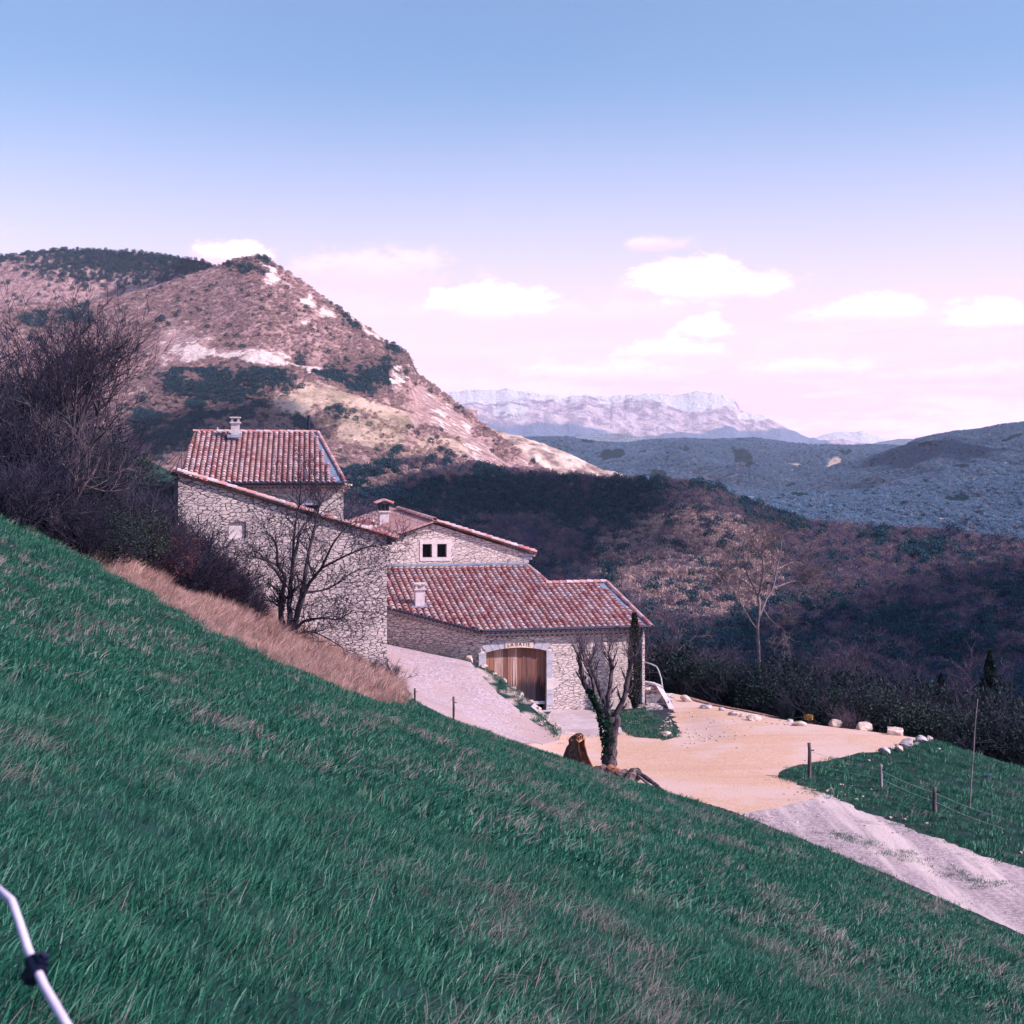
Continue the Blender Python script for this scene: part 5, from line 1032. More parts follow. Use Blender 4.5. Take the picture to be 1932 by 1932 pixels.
def ivys(rg):
    t = rg.random()**.85*(len(ax)-1); k = min(int(t), len(ax)-2); c = ax[k].lerp(ax[k+1], t-k); rr = (.25 if t < 2.2 else .13); a = rg.uniform(math.pi*.75, math.pi*1.75); return (c.x+rr*math.cos(a)*rg.uniform(.85, 1.2), c.y+rr*math.sin(a)*rg.uniform(.85, 1.2), c.z+rg.uniform(-.1, .1))
V, F = leafcloud(rg, 1500, ivys, .040, .8); npmesh('ivy', V-np.array(F1.location), F, M['leaf_ivy'], F1)
# tall pale bare tree behind the yard
rg = random.Random(23); Yt = 84.0; bt = P(1432, 1320, Yt); F2 = empty('tall_bare_tree', bt, 'tall pale-barked bare tree rising behind the yard against the dark wood', 'tree')
J = lambda a: [(x, y, Yt+dy) for x, y, dy in a]
lims = [(J([(1433, 1325, 0), (1432, 1252, 0), (1429, 1189, 0), (1433, 1141, 0), (1425, 1113, 0), (1410, 1082, -.4), (1402, 1042, -.6), (1408, 1008, -.7)]), .13, .025), (J([(1432, 1165, 0), (1446, 1130, .3), (1458, 1110, .5), (1465, 1075, .6), (1474, 1030, .7), (1470, 1005, .8)]), .085, .02),
        (J([(1456, 1112, .5), (1488, 1100, .8), (1510, 1100, 1.0), (1530, 1125, 1.2)]), .07, .02), (J([(1440, 1150, .2), (1456, 1172, -.3), (1480, 1188, -.6)]), .05, .015), (J([(1427, 1185, 0), (1417, 1172, -.3), (1400, 1142, -.6), (1380, 1110, -.9)]), .05, .015),
        (J([(1430, 1130, 0), (1440, 1080, -.6), (1438, 1040, -1), (1445, 1012, -1.2)]), .08, .02), (J([(1465, 1075, .6), (1500, 1060, 1.2), (1520, 1070, 1.5)]), .06, .015), (J([(1425, 1113, 0), (1395, 1090, .5), (1372, 1075, .8)]), .05, .015)]
LB_ = limbpx(lims, rg); thick, thin = list(LB_), []
cfg = dict(wander=.22, up=.06, levels=2, kids=[5, 4], spread=.75, ratio=(.45, .7), rmin=.013, split=.034, start=.15)
sprout(rg, LB_, 15, 1.35, cfg, thick, thin, .45, .2); treeparts(F2, thick, thin, M['bark_pale'], M['twig_pale'])
# generic bare trees, each its own
def baretree(name, px, py, Y, height, seed, label, mt, mc, kids=(8, 6, 5), base=None, r0=None, lean=(0, 0), spread=.7, stems=1, group=None, ratio=(.45, .68)):
    rg = random.Random(seed); b = P(px, py, Y); b.z = H1(b.x, b.y) if base is None else base; o = empty(name, b, label, 'tree', group); thick, thin = [], []
    r = (r0 or height*.022); cfg = dict(wander=.17, up=.12, levels=3, kids=list(kids), spread=spread, ratio=ratio, rmin=max(.009, Y*.00021), split=r*.22, start=.28)
    for s in range(stems): a = rg.uniform(0, 6.28); grow(rg, b-Zv*.3+Vector((math.cos(a), math.sin(a), 0))*(.0 if stems == 1 else .2), Vector((lean[0]+(.35*math.cos(a) if stems > 1 else 0), lean[1]+(.35*math.sin(a) if stems > 1 else 0), 1)), height*.62, r*(1 if stems == 1 else .75), 0, cfg, thick, thin)
    treeparts(o, thick, thin, mt, mc); return o
baretree('thicket_tree', 96, 800, 46, 5.6, 31, 'dense bare tree at the left edge with two pale forked limbs', M['bark_mid'], M['twig_dark'], (7, 7, 5), stems=2, lean=(-.15, 0), base=.6)
baretree('thicket_tree', 142, 790, 45, 5.2, 37, 'bare tree leaning right above the thicket, its twigs against the pink hillside', M['bark_dark'], M['twig_dark'], (9, 7, 5), stems=3, lean=(.14, 0), base=.8, ratio=(.5, .74))
baretree('thicket_tree', 20, 830, 43, 5.0, 33, 'bare tree half outside the left edge, lowest branches pale and sweeping', M['bark_mid'], M['twig_dark'], (8, 6, 5), stems=2, base=.2)
baretree('thicket_tree', 60, 800, 52, 5.4, 131, 'tallest bare tree of the left group, its crown top against the dark plateau', M['bark_dark'], M['twig_dark'], (9, 7, 6), stems=3, base=1.0)
baretree('thicket_tree', 150, 800, 57, 4.6, 132, 'bare tree behind the right-leaning one, fainter and finer', M['bark_dark'], M['twig_mid'], (9, 7, 6), stems=3, base=1.0, lean=(.05, 0))
baretree('thicket_tree', 110, 900, 41, 4.2, 133, 'low grey bare tree with sweeping pale branches over the thicket', M['bark_mid'], M['twig_pale'], (6, 4, 3), stems=3, base=-1.0, lean=(.25, 0), spread=.9)
baretree('thicket_tree', 200, 850, 50, 2.9, 34, 'low twiggy bare tree on the right shoulder of the thicket', M['bark_dark'], M['twig_mid'], (8, 6, 5), stems=2, lean=(.2, 0), base=.2)
baretree('barn_side_tree', 1216, 1215, 75, 7.6, 36, 'round bare purple-brown bush tree behind the right end of the barn roof', M['bark_mid'], M['twig_mid'], (8, 7, 5), stems=3, base=-12.6)
baretree('slope_tree', 1640, 1300, 90, 7.4, 41, 'grey wispy bare tree in the dark wood right of the tall pale tree', M['bark_mid'], M['twig_mid'], (8, 6, 4), stems=2, base=-16.5)
baretree('slope_tree', 1560, 1300, 98, 6.8, 42, 'dim bare tree between the tall pale tree and the wispy grey one', M['bark_dark'], M['twig_mid'], (7, 6, 4), stems=2, base=-17.5)
baretree('slope_tree', 1790, 1330, 88, 7.0, 43, 'bare tree with pale outer twigs near the right edge of the dark wood', M['bark_mid'], M['twig_mid'], (7, 6, 4), stems=2, base=-17)
baretree('slope_tree', 1480, 1290, 104, 7.0, 45, 'bare tree directly behind the tall pale trunk, darker and lower', M['bark_dark'], M['twig_dark'], (7, 6, 4), stems=2, base=-18)
# conifer near the right edge
def conifer(px, py, Y, h, w, seed, label, base):
    rg = random.Random(seed); b = P(px, py, Y); b.z = base; o = empty('dark_pine', b, label, 'pine tree'); m = MB(); m.tube([b, b+Zv*h*.95], [h*.022, .02], 7); m.build('trunk', M['bark_dark'], o)
    def sh(rg):
        t = rg.random()**.8; a = rg.uniform(0, 6.28); lay = .65+.35*math.sin(t*38+a*2); q = w*(1-t)*rg.uniform(.2, 1)**.5*lay; return (q*math.cos(a), q*math.sin(a), h*(.12+.88*t)-q*.12)
    V, F = leafcloud(rg, 5200, sh, .15, .35); npmesh('crown', V, F, M['leaf_ever'], o)
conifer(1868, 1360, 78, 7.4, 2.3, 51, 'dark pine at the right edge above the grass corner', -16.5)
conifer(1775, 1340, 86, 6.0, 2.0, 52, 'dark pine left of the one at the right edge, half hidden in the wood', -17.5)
# cypress by the barn corner
cb_ = Gy(1197, 1338); cb_.y = 64.6; cb_ = P(1197, 1340, 64.9); rg = random.Random(61); o = empty('column_cypress', cb_, 'slim dark cypress standing against the right corner of the barn', 'cypress'); hC = (1340-1157)/FPX*64.9
m = MB(); m.tube([cb_, cb_+Zv*hC*.8], [.07, .02], 7); m.build('trunk', M['bark_dark'], o)
def shc(rg):
    t = rg.random(); a = rg.uniform(0, 6.28); w = .34*min(1, (t+.05)*5)*(1-max(0, t-.45)**1.6*1.9)*(1+.1*math.sin(t*30+a)); q = max(.02, w)*rg.uniform(.55, 1); return (q*math.cos(a), q*math.sin(a), .12+hC*.98*t)
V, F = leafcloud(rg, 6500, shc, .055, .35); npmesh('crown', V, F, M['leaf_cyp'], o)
# ---------- shrubs: four built kinds, each standing shrub its own object
def shrubproto(seed, h, w, twigs, leaves, mt, ml, lsize=.05, levels=2):
    rg = random.Random(seed); thick, thin = [], []; cfg = dict(wander=.22, up=.08, levels=levels, kids=[6, 5], spread=.6, ratio=(.45, .75), rmin=.010, split=.5, start=.1)
    for _ in range(twigs): a = rg.uniform(0, 6.28); s = rg.uniform(.1, .9); grow(rg, Vector((math.cos(a)*w*.25*s, math.sin(a)*w*.25*s, -.1)), Vector((math.cos(a)*s, math.sin(a)*s, 1)), h*rg.uniform(.55, .8), .022, 0, cfg, thick, thin)
    V, F = tubes_np(thin, 3); tw = bpy.data.meshes.new('branches'); ob = npmesh('branches', V, F, mt, link=False); res = [('branches', ob.data)]
    if leaves:
        def sh(rg):
            v = unitv(rg)*(rg.uniform(.1, 1)**.45); b = 1+.25*math.sin(v.x*5+seed)*math.cos(v.y*4); return (v.x*w*.55*b, v.y*w*.55*b, h*.5+v.z*h*.48*b)
        V, F = leafcloud(rg, leaves, sh, lsize, .6); res.append(('foliage', npmesh('foliage', V, F, ml, link=False).data))
    return res
SP = {'bare': [shrubproto(71+i, 2.2, 2.3, 30, 0, M['twig_dark'], None) for i in range(2)], 'olive': [shrubproto(81+i, 2.2, 2.4, 16, 6000, M['twig_dark'], M['leaf_olive'], .036) for i in range(2)],
      'ever': [shrubproto(91+i, 2.4, 2.5, 12, 9500, M['twig_dark'], M['leaf_ever'], .045) for i in range(2)], 'red': [shrubproto(95, 2.0, 2.2, 24, 3400, M['twig_dark'], M['leaf_red'], .03)], 'mid': [shrubproto(97, 1.6, 1.9, 14, 0, M['twig_mid'], None)]}
def shrub(kind, k, loc, s, label, group, name):
    o = empty(name, loc, label, 'shrub', group); o.scale = s if isinstance(s, tuple) else (s, s, s); o.rotation_euler = (0, 0, (k*2.399) % 6.28)
    for nm, me in SP[kind][k % len(SP[kind])]: c = bpy.data.objects.new(nm, me); COL.objects.link(c); c.parent = o
    return o
rg = random.Random(77)
TH = [(352, 1070, 53.5, 1.15, 'bare'), (392, 1100, 54, 1.05, 'red'), (430, 1130, 54.5, .95, 'bare'), (452, 1160, 54, .8, 'bare'), (322, 1060, 52.5, 1.2, 'red'), (410, 1140, 52, .8, 'bare'), (476, 1190, 54, .6, 'red'), (60, 860, 60, 2.0, 'bare'), (130, 850, 61, 1.9, 'bare'), (195, 870, 61, 1.5, 'olive'), (-20, 850, 60, 2.1, 'bare'), (30, 900, 53, 1.9, 'olive'), (100, 920, 53, 1.8, 'olive'), (160, 930, 54, 1.7, 'olive'), (225, 950, 55, 1.15, 'olive'), (265, 975, 57, .9, 'bare'),
      (30, 1000, 41, 1.35, 'bare'), (80, 1010, 42.5, 1.3, 'bare'), (130, 1020, 44, 1.25, 'olive'), (180, 1040, 45, 1.3, 'bare'), (225, 1060, 46, 1.15, 'olive'), (262, 1085, 47, 1.0, 'bare'), (300, 1100, 48, .95, 'red'), (335, 1115, 49, .85, 'bare'), (370, 1135, 50, .85, 'bare'), (405, 1150, 51, .8, 'red'), (440, 1170, 52, .7, 'bare'), (465, 1185, 53, .55, 'bare'),
      (55, 940, 48, 1.4, 'olive'), (110, 950, 50, 1.45, 'bare'), (165, 960, 50, 1.4, 'olive'), (215, 985, 50, 1.15, 'olive'), (260, 1010, 52, 1.0, 'bare'), (300, 1040, 53, 1.1, 'red'), (340, 1070, 54, .95, 'red'), (380, 1100, 55, .85, 'bare'), (-30, 990, 42, 1.5, 'bare'), (10, 920, 50, 1.6, 'bare'), (90, 890, 56, 1.6, 'olive'), (170, 890, 57, 1.4, 'bare'), (235, 940, 57, 1.0, 'olive'),
      (20, 1010, 38, 1.0, 'bare'), (150, 1045, 41, .8, 'bare'), (205, 1066, 42.5, .8, 'olive'), (425, 1120, 55, .7, 'red')]
glab = {'bare': 'leafless dark shrub in the thicket left of the big wall', 'olive': 'dull olive-leaved shrub in the thicket left of the big wall', 'red': 'reddish-twigged shrub in the thicket beside the big wall'}
ggrp = {'bare': 'leafless shrubs of the left thicket', 'olive': 'olive shrubs of the left thicket', 'red': 'reddish shrubs of the left thicket'}
for i, (px, py, Y, s, kd) in enumerate(TH):
    x = (px-CX)/FPX*Y; z_ = H1(x, Y); zt_ = (HY-py)/FPX*Y; shrub(kd, i, (x, Y, z_-.05), (s*1.12, s*1.12, s*rg.uniform(.9, 1.15)), glab[kd], ggrp[kd], 'thicket_shrub')
# hedge and undergrowth behind the yard: crowns reach the photographed height
HG = []
for i in range(24):
    px = 1232+i*31; top = np.interp(px, [1230, 1260, 1340, 1420, 1500, 1580, 1680, 1780, 1900, 2000], [1228, 1222, 1238, 1262, 1278, 1285, 1300, 1330, 1350, 1370])+rg.uniform(-10, 10)
    Y = np.interp(px, [1230, 1400, 1600, 1750, 1900, 2000], [77, 71.5, 66.5, 64.5, 63, 62])+rg.uniform(-.8, 1.2); HG.append((px, top, Y, 'ever' if px < 1480 and i % 4 else ('olive' if i % 3 else 'ever')))
for i in range(20):
    px = 1245+i*37+rg.uniform(-8, 8); top = np.interp(px, [1230, 1420, 1600, 1780, 2000], [1215, 1245, 1262, 1285, 1320])+rg.uniform(-14, 10); Y = np.interp(px, [1230, 1500, 2000], [84, 77, 71])+rg.uniform(0, 3); HG.append((px, top, Y, ('bare', 'ever', 'olive')[i % 3]))
hlab = {'bare': 'leafless dark shrub in the undergrowth behind the yard', 'olive': 'olive-tinged dark shrub behind the row of yard stones', 'ever': 'dense evergreen bush in the hedge behind the yard'}
hgrp = {'bare': 'leafless shrubs behind the yard', 'olive': 'olive shrubs behind the yard', 'ever': 'evergreen bushes behind the yard'}
for i, (px, top, Y, kd) in enumerate(HG):
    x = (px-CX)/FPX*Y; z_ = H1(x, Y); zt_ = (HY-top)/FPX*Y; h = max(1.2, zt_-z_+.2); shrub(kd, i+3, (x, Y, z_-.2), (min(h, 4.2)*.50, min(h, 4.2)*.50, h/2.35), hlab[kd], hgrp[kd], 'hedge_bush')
# small planted shrubs on the mulch strip
p_ = Gy(1478, 1352); o = shrub('ever', 1, (p_.x, 62.6, -10.5), (.26, .26, .42), 'small round grey-green conifer planted in the mulch strip', None, 'planted_conifer'); o['category'] = 'conifer'
b = P(1527, 1364, 62.2); o = empty('flowering_shrub', b, 'small yellow-flowering shrub at the far edge of the yard', 'shrub'); rg = random.Random(5); st = MB()
for _ in range(7): st.tube([b, b+Vector((rg.uniform(-.2, .2), rg.uniform(-.2, .2), rg.uniform(.2, .4)))], .010, 4)
st.build('stems', M['twig_mid'], o)
def fs(rg): v = unitv(rg); return (v.x*.17*(1+.4*math.sin(v.y*7)), v.y*.17, .24+v.z*.13)
V, F = leafcloud(rg, 150, fs, .026, .9); npmesh('blossom', V, F, M['flower'], o)
b = P(1607, 1372, 60.6); shrub('mid', 0, (b.x, b.y+.5, -10.6), (.62, .62, .72), 'rounded leafless pinkish shrub between the yellow bush and the square blocks', None, 'rounded_bare_shrub')
for i, (px, py, Y, s, lb) in enumerate(((742, 1290, 58.6, .42, 'bare bramble bush at the foot of the big wall corner'), (700, 1275, 57.5, .34, 'low bramble left of the one at the wall corner'), (660, 1265, 56.5, .30, 'small dry bramble on the bank below the big wall'))):
    x = (px-CX)/FPX*Y; shrub('mid', i, (x, Y, H1(x, Y)), s*1.6, lb, None, 'bramble_bush')
# ------------------------------------------------------------------ stones
def rock(name, c, sx_, sy__, sz_, seed, material, label, group=None, blocky=.0, cat='rock'):
    import bmesh
    bm = bmesh.new()
    if blocky: 
        bmesh.ops.create_cube(bm, size=1.5); bmesh.ops.subdivide_edges(bm, edges=bm.edges[:], cuts=5, use_grid_fill=True)
    else: bmesh.ops.create_icosphere(bm, subdivisions=3, radius=1)
    rg = random.Random(seed); pl = [(unitv(rg), rg.uniform(.42, .8)) for _ in range(13 if not blocky else 4)]
    from mathutils import noise as mn
    for v in bm.verts:
        p = v.co.copy()
        for n_, d_ in pl:
            q = p.dot(n_)
            if q > d_: p -= n_*(q-d_)*.85
        p *= 1+.12*mn.noise(p*2.1+Vector((seed*3.1, 0, 0)))+.06*mn.noise(p*5.3+Vector((0, seed*1.7, 0)))
        v.co = Vector((p.x*sx_, p.y*sy__, p.z*sz_))
    me = bpy.data.meshes.new(name); bm.to_mesh(me); bm.free(); me.materials.append(material); o = bpy.data.objects.new(name, me); COL.objects.link(o); o.location = c; o.rotation_euler = (0, 0, rg.uniform(-.5, .5))
    return tag(o, label, cat, group)
def prock(px, py, w, h, seed, label, warm=False, group=None, blocky=0, Y=None, name='yard_stone'):
    g = Gy(px, py) if Y is None else P(px, py, Y); k = g.y/FPX; sx_ = w*k*.58; return rock(name, (g.x, g.y+sx_*.5, g.z+h*k*.32), sx_, sx_*.8, h*k*.66, seed, M['rock_warm' if warm else 'rock'], label, group, blocky)
for a in [(1296, 1325, 27, 14, 1, 'pale angular stone beside the foot of the stair railing', True), (1334, 1338, 24, 9, 2, 'flat stone second along the far yard edge from the stairs', False), (1363, 1342, 14, 8, 3, 'small dark stone third along the far yard edge', False), (1383, 1351, 19, 10, 4, 'grey rounded stone at the left end of the mulch strip', False),
          (1400, 1353, 12, 7, 5, 'small white stone touching the grey rounded one', False), (1426, 1361, 30, 13, 6, 'broad warm stone under the mulch strip', True), (1491, 1364, 14, 9, 7, 'white stone beside the small planted conifer', False), (1511, 1371, 29, 11, 8, 'long low stone just left of the yellow bush', True),
          (1575, 1371, 28, 13, 9, 'wedge-shaped pale stone just right of the yellow bush', True), (1672, 1424, 28, 15, 10, 'pointed grey slab nearest the grass in the right stone group', False), (1697, 1418, 17, 14, 11, 'small warm block between the pointed slab and the round boulder', True), (1716, 1412, 27, 25, 12, 'largest rounded boulder of the right stone group', False),
          (1738, 1402, 24, 14, 13, 'grey boulder behind the largest rounded one', False), (1753, 1399, 16, 10, 14, 'last flat pale stone at the tip of the yard', False), (1772, 1415, 8, 5, 15, 'tiny stone lying in the grass right of the stone group', False), (1255, 1391, 23, 14, 16, 'rough pale rock at the tip of the small lawn by the barn', True),
          (1730, 1408, 12, 8, 17, 'small stone wedged between the two biggest boulders', False), (1684, 1414, 11, 8, 18, 'small pale stone behind the pointed slab', False)]: prock(*a)
prock(1630, 1379, 30, 17, 21, 'squared pale block, left of the two blocks on the far yard edge', True, blocky=1, name='stone_block'); prock(1692, 1389, 33, 17, 22, 'squared pale block, right of the two blocks on the far yard edge', True, blocky=1, name='stone_block')
rg = random.Random(3)
BK = [(-1.95, 63.55, .42, .30, 'big pale boulder at the barn corner left of the door'), (-1.25, 62.9, .30, .2, 'white stone next to the big boulder by the door'), (-.75, 62.3, .2, .14, None), (-.35, 61.85, .24, .15, None), (.05, 61.35, .22, .13, None), (.4, 60.95, .26, .14, None), (.8, 60.5, .22, .12, None), (1.15, 60.0, .24, .12, None), (1.5, 59.3, .2, .1, None), (1.9, 58.6, .2, .1, None), (2.2, 57.9, .16, .08, None)]
for i, (x, y, w_, h_, lb) in enumerate(BK):
    rock('bank_stone', (x, y, H1(x-.12, y-.12)+h_*.25), w_*.8, w_*.6, h_*.8, 40+i, M['rock_warm'], lb or 'weathered kerb stone edging the bank between driveway and barn door', None if lb else 'kerb stones edging the bank by the barn door', 0, 'stone')
# scattered loose stones: rubble at the stair foot and along the track
rp_ = []
for (px, py, sx_, sy_, n) in ((1330, 1392, 34, 7, 60), (1262, 1372, 10, 12, 40), (1420, 1362, 120, 6, 70), (1590, 1445, 40, 5, 14), (1000, 1370, 35, 20, 70), (1700, 1560, 160, 40, 30), (1560, 1500, 40, 8, 40), (1400, 1550, 60, 10, 60)):
    for _ in range(n):
        g = Gy(px+RS.normal()*sx_, py+RS.normal()*sy_)
        if g.y < 72: rp_.append((g.x, g.y, float(HYd(np.array([g.x]), np.array([g.y]))[0])+.03))
def stoneproto(seed):
    import bmesh
    bm = bmesh.new(); bmesh.ops.create_icosphere(bm, subdivisions=1, radius=.05); rg = random.Random(seed)
    for v in bm.verts: v.co *= rg.uniform(.65, 1.2); v.co.z *= .6
    me = bpy.data.meshes.new('r'); bm.to_mesh(me); bm.free(); me.materials.append(M['rock_warm']); return bpy.data.objects.new('r', me)
scatter('rubble', [stoneproto(i) for i in range(4)], rp_, RS.uniform(.5, 1.5, len(rp_)), RS.uniform(0, 6, len(rp_)), RS.randint(0, 4, len(rp_)), 'loose small stones along the edges of the yard and track', 'rubble')
# mulch strip
mul = [(p.x, p.y) for p in [P(*q) for q in ((1300, 1316, 69.5), (1375, 1329, 66.4), (1450, 1343, 64.3), (1545, 1358, 61.9), (1548, 1366, 61.2), (1500, 1363, 61.9), (1450, 1354, 63.2), (1380, 1343, 64.9), (1305, 1325, 68.0))]]
sheet('mulch_strip', mul, M['mulch'], .07, seed=8, jitter=.05)
# ------------------------------------------------------------------ posts, wire, pole
def post(px, top, bot, Y, r, label, mt='wood_post', lean=0, insul=True):
    b = P(px, bot, Y); t = P(px+lean, top, Y); o = empty('fence_post', b, label, 'fence post', 'posts of the wire fence'); rg = random.Random(int(px)); m = MB(); pts = [b-Zv*.3]+[b.lerp(t, k/5)+unitv(rg)*r*.25 for k in range(6)]; m.tube(pts, [r*rg.uniform(.85, 1.1) for _ in pts], 7); m.build('post', M[mt], o, smooth=True)
    if insul: m = MB(); q = b.lerp(t, .80); m.tube([q+Vector((0, 0, 0)), q+Vector((r*2.6, -.02, 0))], r*.35, 6); m.build('insulator', M['black_clip'], o)
    return b, t
post(783, 1299, 1330, 49.5, .035, 'thin grey fence post at the grass edge, nearer the big wall'); post(856, 1314, 1371, 47.5, .04, 'dark fence post at the grass edge beside the upper driveway')
pr = []
for px, t_, b_, r_, lb, mt in ((1527, 1402, 1469, .065, 'knobbly fence post at the grass corner by the yard', 'wood_post'), (1662, 1443, 1489, .055, 'pale fence post in the middle of the right-hand grass', 'wood_grey'), (1763, 1485, 1534, .065, 'third fence post, standing lowest on the right-hand grass', 'wood_post')):
    g = Gy(px, b_); pr.append(post(px, t_, b_, g.y, r_, lb, mt))
g = P(1895, 1590, 41); pr.append((g, g+Zv*.9))
wm = MB()
for h in (.78, .45):
    for (a0, a1), (b0, b1) in zip(pr[:-1], pr[1:]):
        A, B = a0.lerp(a1, h), b0.lerp(b1, h); wm.tube([A.lerp(B, k/6)-Zv*.05*math.sin(math.pi*k/6) for k in range(7)], .006, 4)
tag(wm.build('fence_wire', M['galv']), 'thin sagging fence wire strung between the three right-hand posts', 'wire')
g = Gy(1828, 1531); t_ = P(1845, 1320, g.y); rg = random.Random(2); m = MB(); m.tube([g-Zv*.2]+[g.lerp(t_, k/7)+unitv(rg)*.02 for k in range(8)], [.035-.003*k for k in range(9)], 6); tag(m.build('thin_sapling', M['bark_pale'], smooth=True), 'very thin tall leafless sapling stem on the right-hand grass', 'sapling')
q = Gy(1858, 1466); rg = random.Random(4); m = MB(); n = 9; vs = []
for k in range(n):
    for s in (-1, 1): vs.append(q+Vector(((k-4)*.07, s*.10, .05+.05*rg.random())))
m.add(vs, [(2*k, 2*k+1, 2*k+3, 2*k+2) for k in range(n-1)]); so = m.build('plastic_scrap', M['blue_tarp']); md = so.modifiers.new('s', 'SOLIDIFY'); md.thickness = .012; tag(so, 'crumpled blue plastic scrap lying in the grass near the right edge', 'plastic sheet')
# bent white rod with a black clip, close to the camera
rp0 = [P(22, 1700, 1.27), P(36, 1740, 1.24), P(52, 1790, 1.2), P(66, 1822, 1.18), P(84, 1862, 1.16), P(112, 1910, 1.12), P(150, 1975, 1.06)]
ro = empty('fence_rod', rp0[-1], 'white bent plastic rod with a black clip in the bottom left corner', 'rod'); m = MB(); m.tube([P(-30, 1655, 1.34)]+rp0+[P(230, 2150, .95)+Vector((0, 0, -.35))], [.0038]*9, 12); m.build('rod', M['white_rod'], ro, smooth=True)
m = MB(); c = P(68, 1826, 1.18); d = (P(84, 1862, 1.16)-P(52, 1790, 1.2)).normalized(); s = d.cross(Vector((0, 1, 0))).normalized(); f = s.cross(d).normalized()
m.tube([c-d*.010, c+d*.010], .0075, 12); m.box(c-d*.007-s*.014-f*.005, d*.013, s*.024, f*.010); m.tube([c+s*.008, c+s*.014], .0045, 8); m.build('clip', M['black_clip'], ro)
# ------------------------------------------------------------------ rusty excavator bucket
g = P(1086, 1456, 50.6); g.z = float(HYd(np.array([g.x]), np.array([g.y]))[0]); B = empty('rusty_bucket', g, 'rusty excavator bucket standing on end at the grass edge beside the pollard', 'digger bucket')
kx = 50.6/FPX
e1 = Vector((math.cos(R(-18)), math.sin(R(-18)), 0)); e2 = Vector((-math.sin(R(-18)), math.cos(R(-18)), 0))
prof = [(-.56, 0), (-.52, .28), (-.45, .58), (-.34, .86), (-.18, 1.06), (.0, 1.13), (.10, 1.05)]           # curved back
side = prof+[(.12, .80), (.20, .45), (.42, .0)]
W = .82
def bp(x, z, y): return g+e1*x+e2*y+Zv*z
m = MB(); th_ = .035
for y in (0, W-.03): m.prism([bp(x, z, y) for x, z in side], e2*.03)
m.build('side_plate', M['rust_dark'], B)
m = MB()
for (x0, z0), (x1, z1) in zip(prof[:-1], prof[1:]):
    m.hexa([bp(x0, z0, .031), bp(x1, z1, .031), bp(x1, z1, W-.031), bp(x0, z0, W-.031), bp(x0+.03, z0-.0, .031), bp(x1+.03, z1-.02, .031), bp(x1+.03, z1-.02, W-.031), bp(x0+.03, z0-.0, W-.031)])
m.build('bucket_shell', M['rust'], B)
m = MB(); rim = [(.10, 1.05), (.12, .80), (.20, .45), (.42, .0)]
for y in (-.015, W-.02):
    for (x0, z0), (x1, z1) in zip(rim[:-1], rim[1:]): m.tube([bp(x0, z0, y), bp(x1, z1, y)], .035, 6)
m.tube([bp(-.05, .55, -.01), bp(.16, .02, -.01)], .03, 6); m.build('rim', M['rust'], B)
m = MB()
for y in (.10, .36, .62):
    m.prism([bp(x, z, y) for x, z in ((-.28, .92), (-.30, 1.10), (-.18, 1.24), (.02, 1.27), (.12, 1.20), (.10, 1.04), (-.1, 1.05))], e2*.05)
m.build('hinge_lug', M['rust_dark'], B)
m = MB(); m.tube([bp(.02, 1.17, .06), bp(.02, 1.17, .72)], .045, 10); m.tube([bp(-.2, 1.08, .06), bp(-.2, 1.08, .72)], .04, 10); m.build('hinge_pin', M['rust'], B)
# ------------------------------------------------------------------ logs by the pollard
def log(pts, rad, mt, label, seed, name='log'):
    rg = random.Random(seed); m = MB(); n = len(pts); P_ = [Vector(p) for p in pts]; res = []; rr = []
    for i in range((n-1)*4+1): t = i/4; k = min(int(t), n-2); res.append(P_[k].lerp(P_[k+1], t-k)+unitv(rg)*rad[0]*.12); rr.append((rad[0]+(rad[1]-rad[0])*i/((n-1)*4))*rg.uniform(.85, 1.15))
    m.tube(res, rr, 9); return tag(m.build(name, M[mt], smooth=False), label, 'log')
log([P(1112, 1462, 49.6), P(1127, 1451, 49.4), P(1142, 1453, 49.2)], (.14, .17), 'log', 'dark low log arching between the bucket and the pollard trunk', 1)
log([P(1150, 1452, 49.2), P(1164, 1460, 48.8), P(1172, 1464, 48.6)], (.20, .17), 'log_red', 'reddish rotten log right against the pollard foot', 2)
log([P(1168, 1470, 48.2), P(1180, 1459, 48.6)], (.19, .20), 'log', 'short upright-cut dark log right of the reddish one', 3)
log([P(1186, 1477, 47.8), P(1196, 1460, 48.2), P(1205, 1460, 48.4)], (.20, .22), 'log', 'thick broken stump at the end of the log pile', 4)
log([P(1200, 1457, 48.2), P(1222, 1470, 47.6), P(1240, 1483, 47.0), P(1259, 1499, 46.4)], (.11, .04), 'bark_mid', 'long fallen branch sloping right from the log pile', 5, 'fallen_branch')
log([P(1204, 1464, 47.9), P(1225, 1481, 47.2), P(1238, 1487, 47.0)], (.05, .025), 'bark_pale', 'thin pale stick under the long fallen branch', 6, 'fallen_branch')
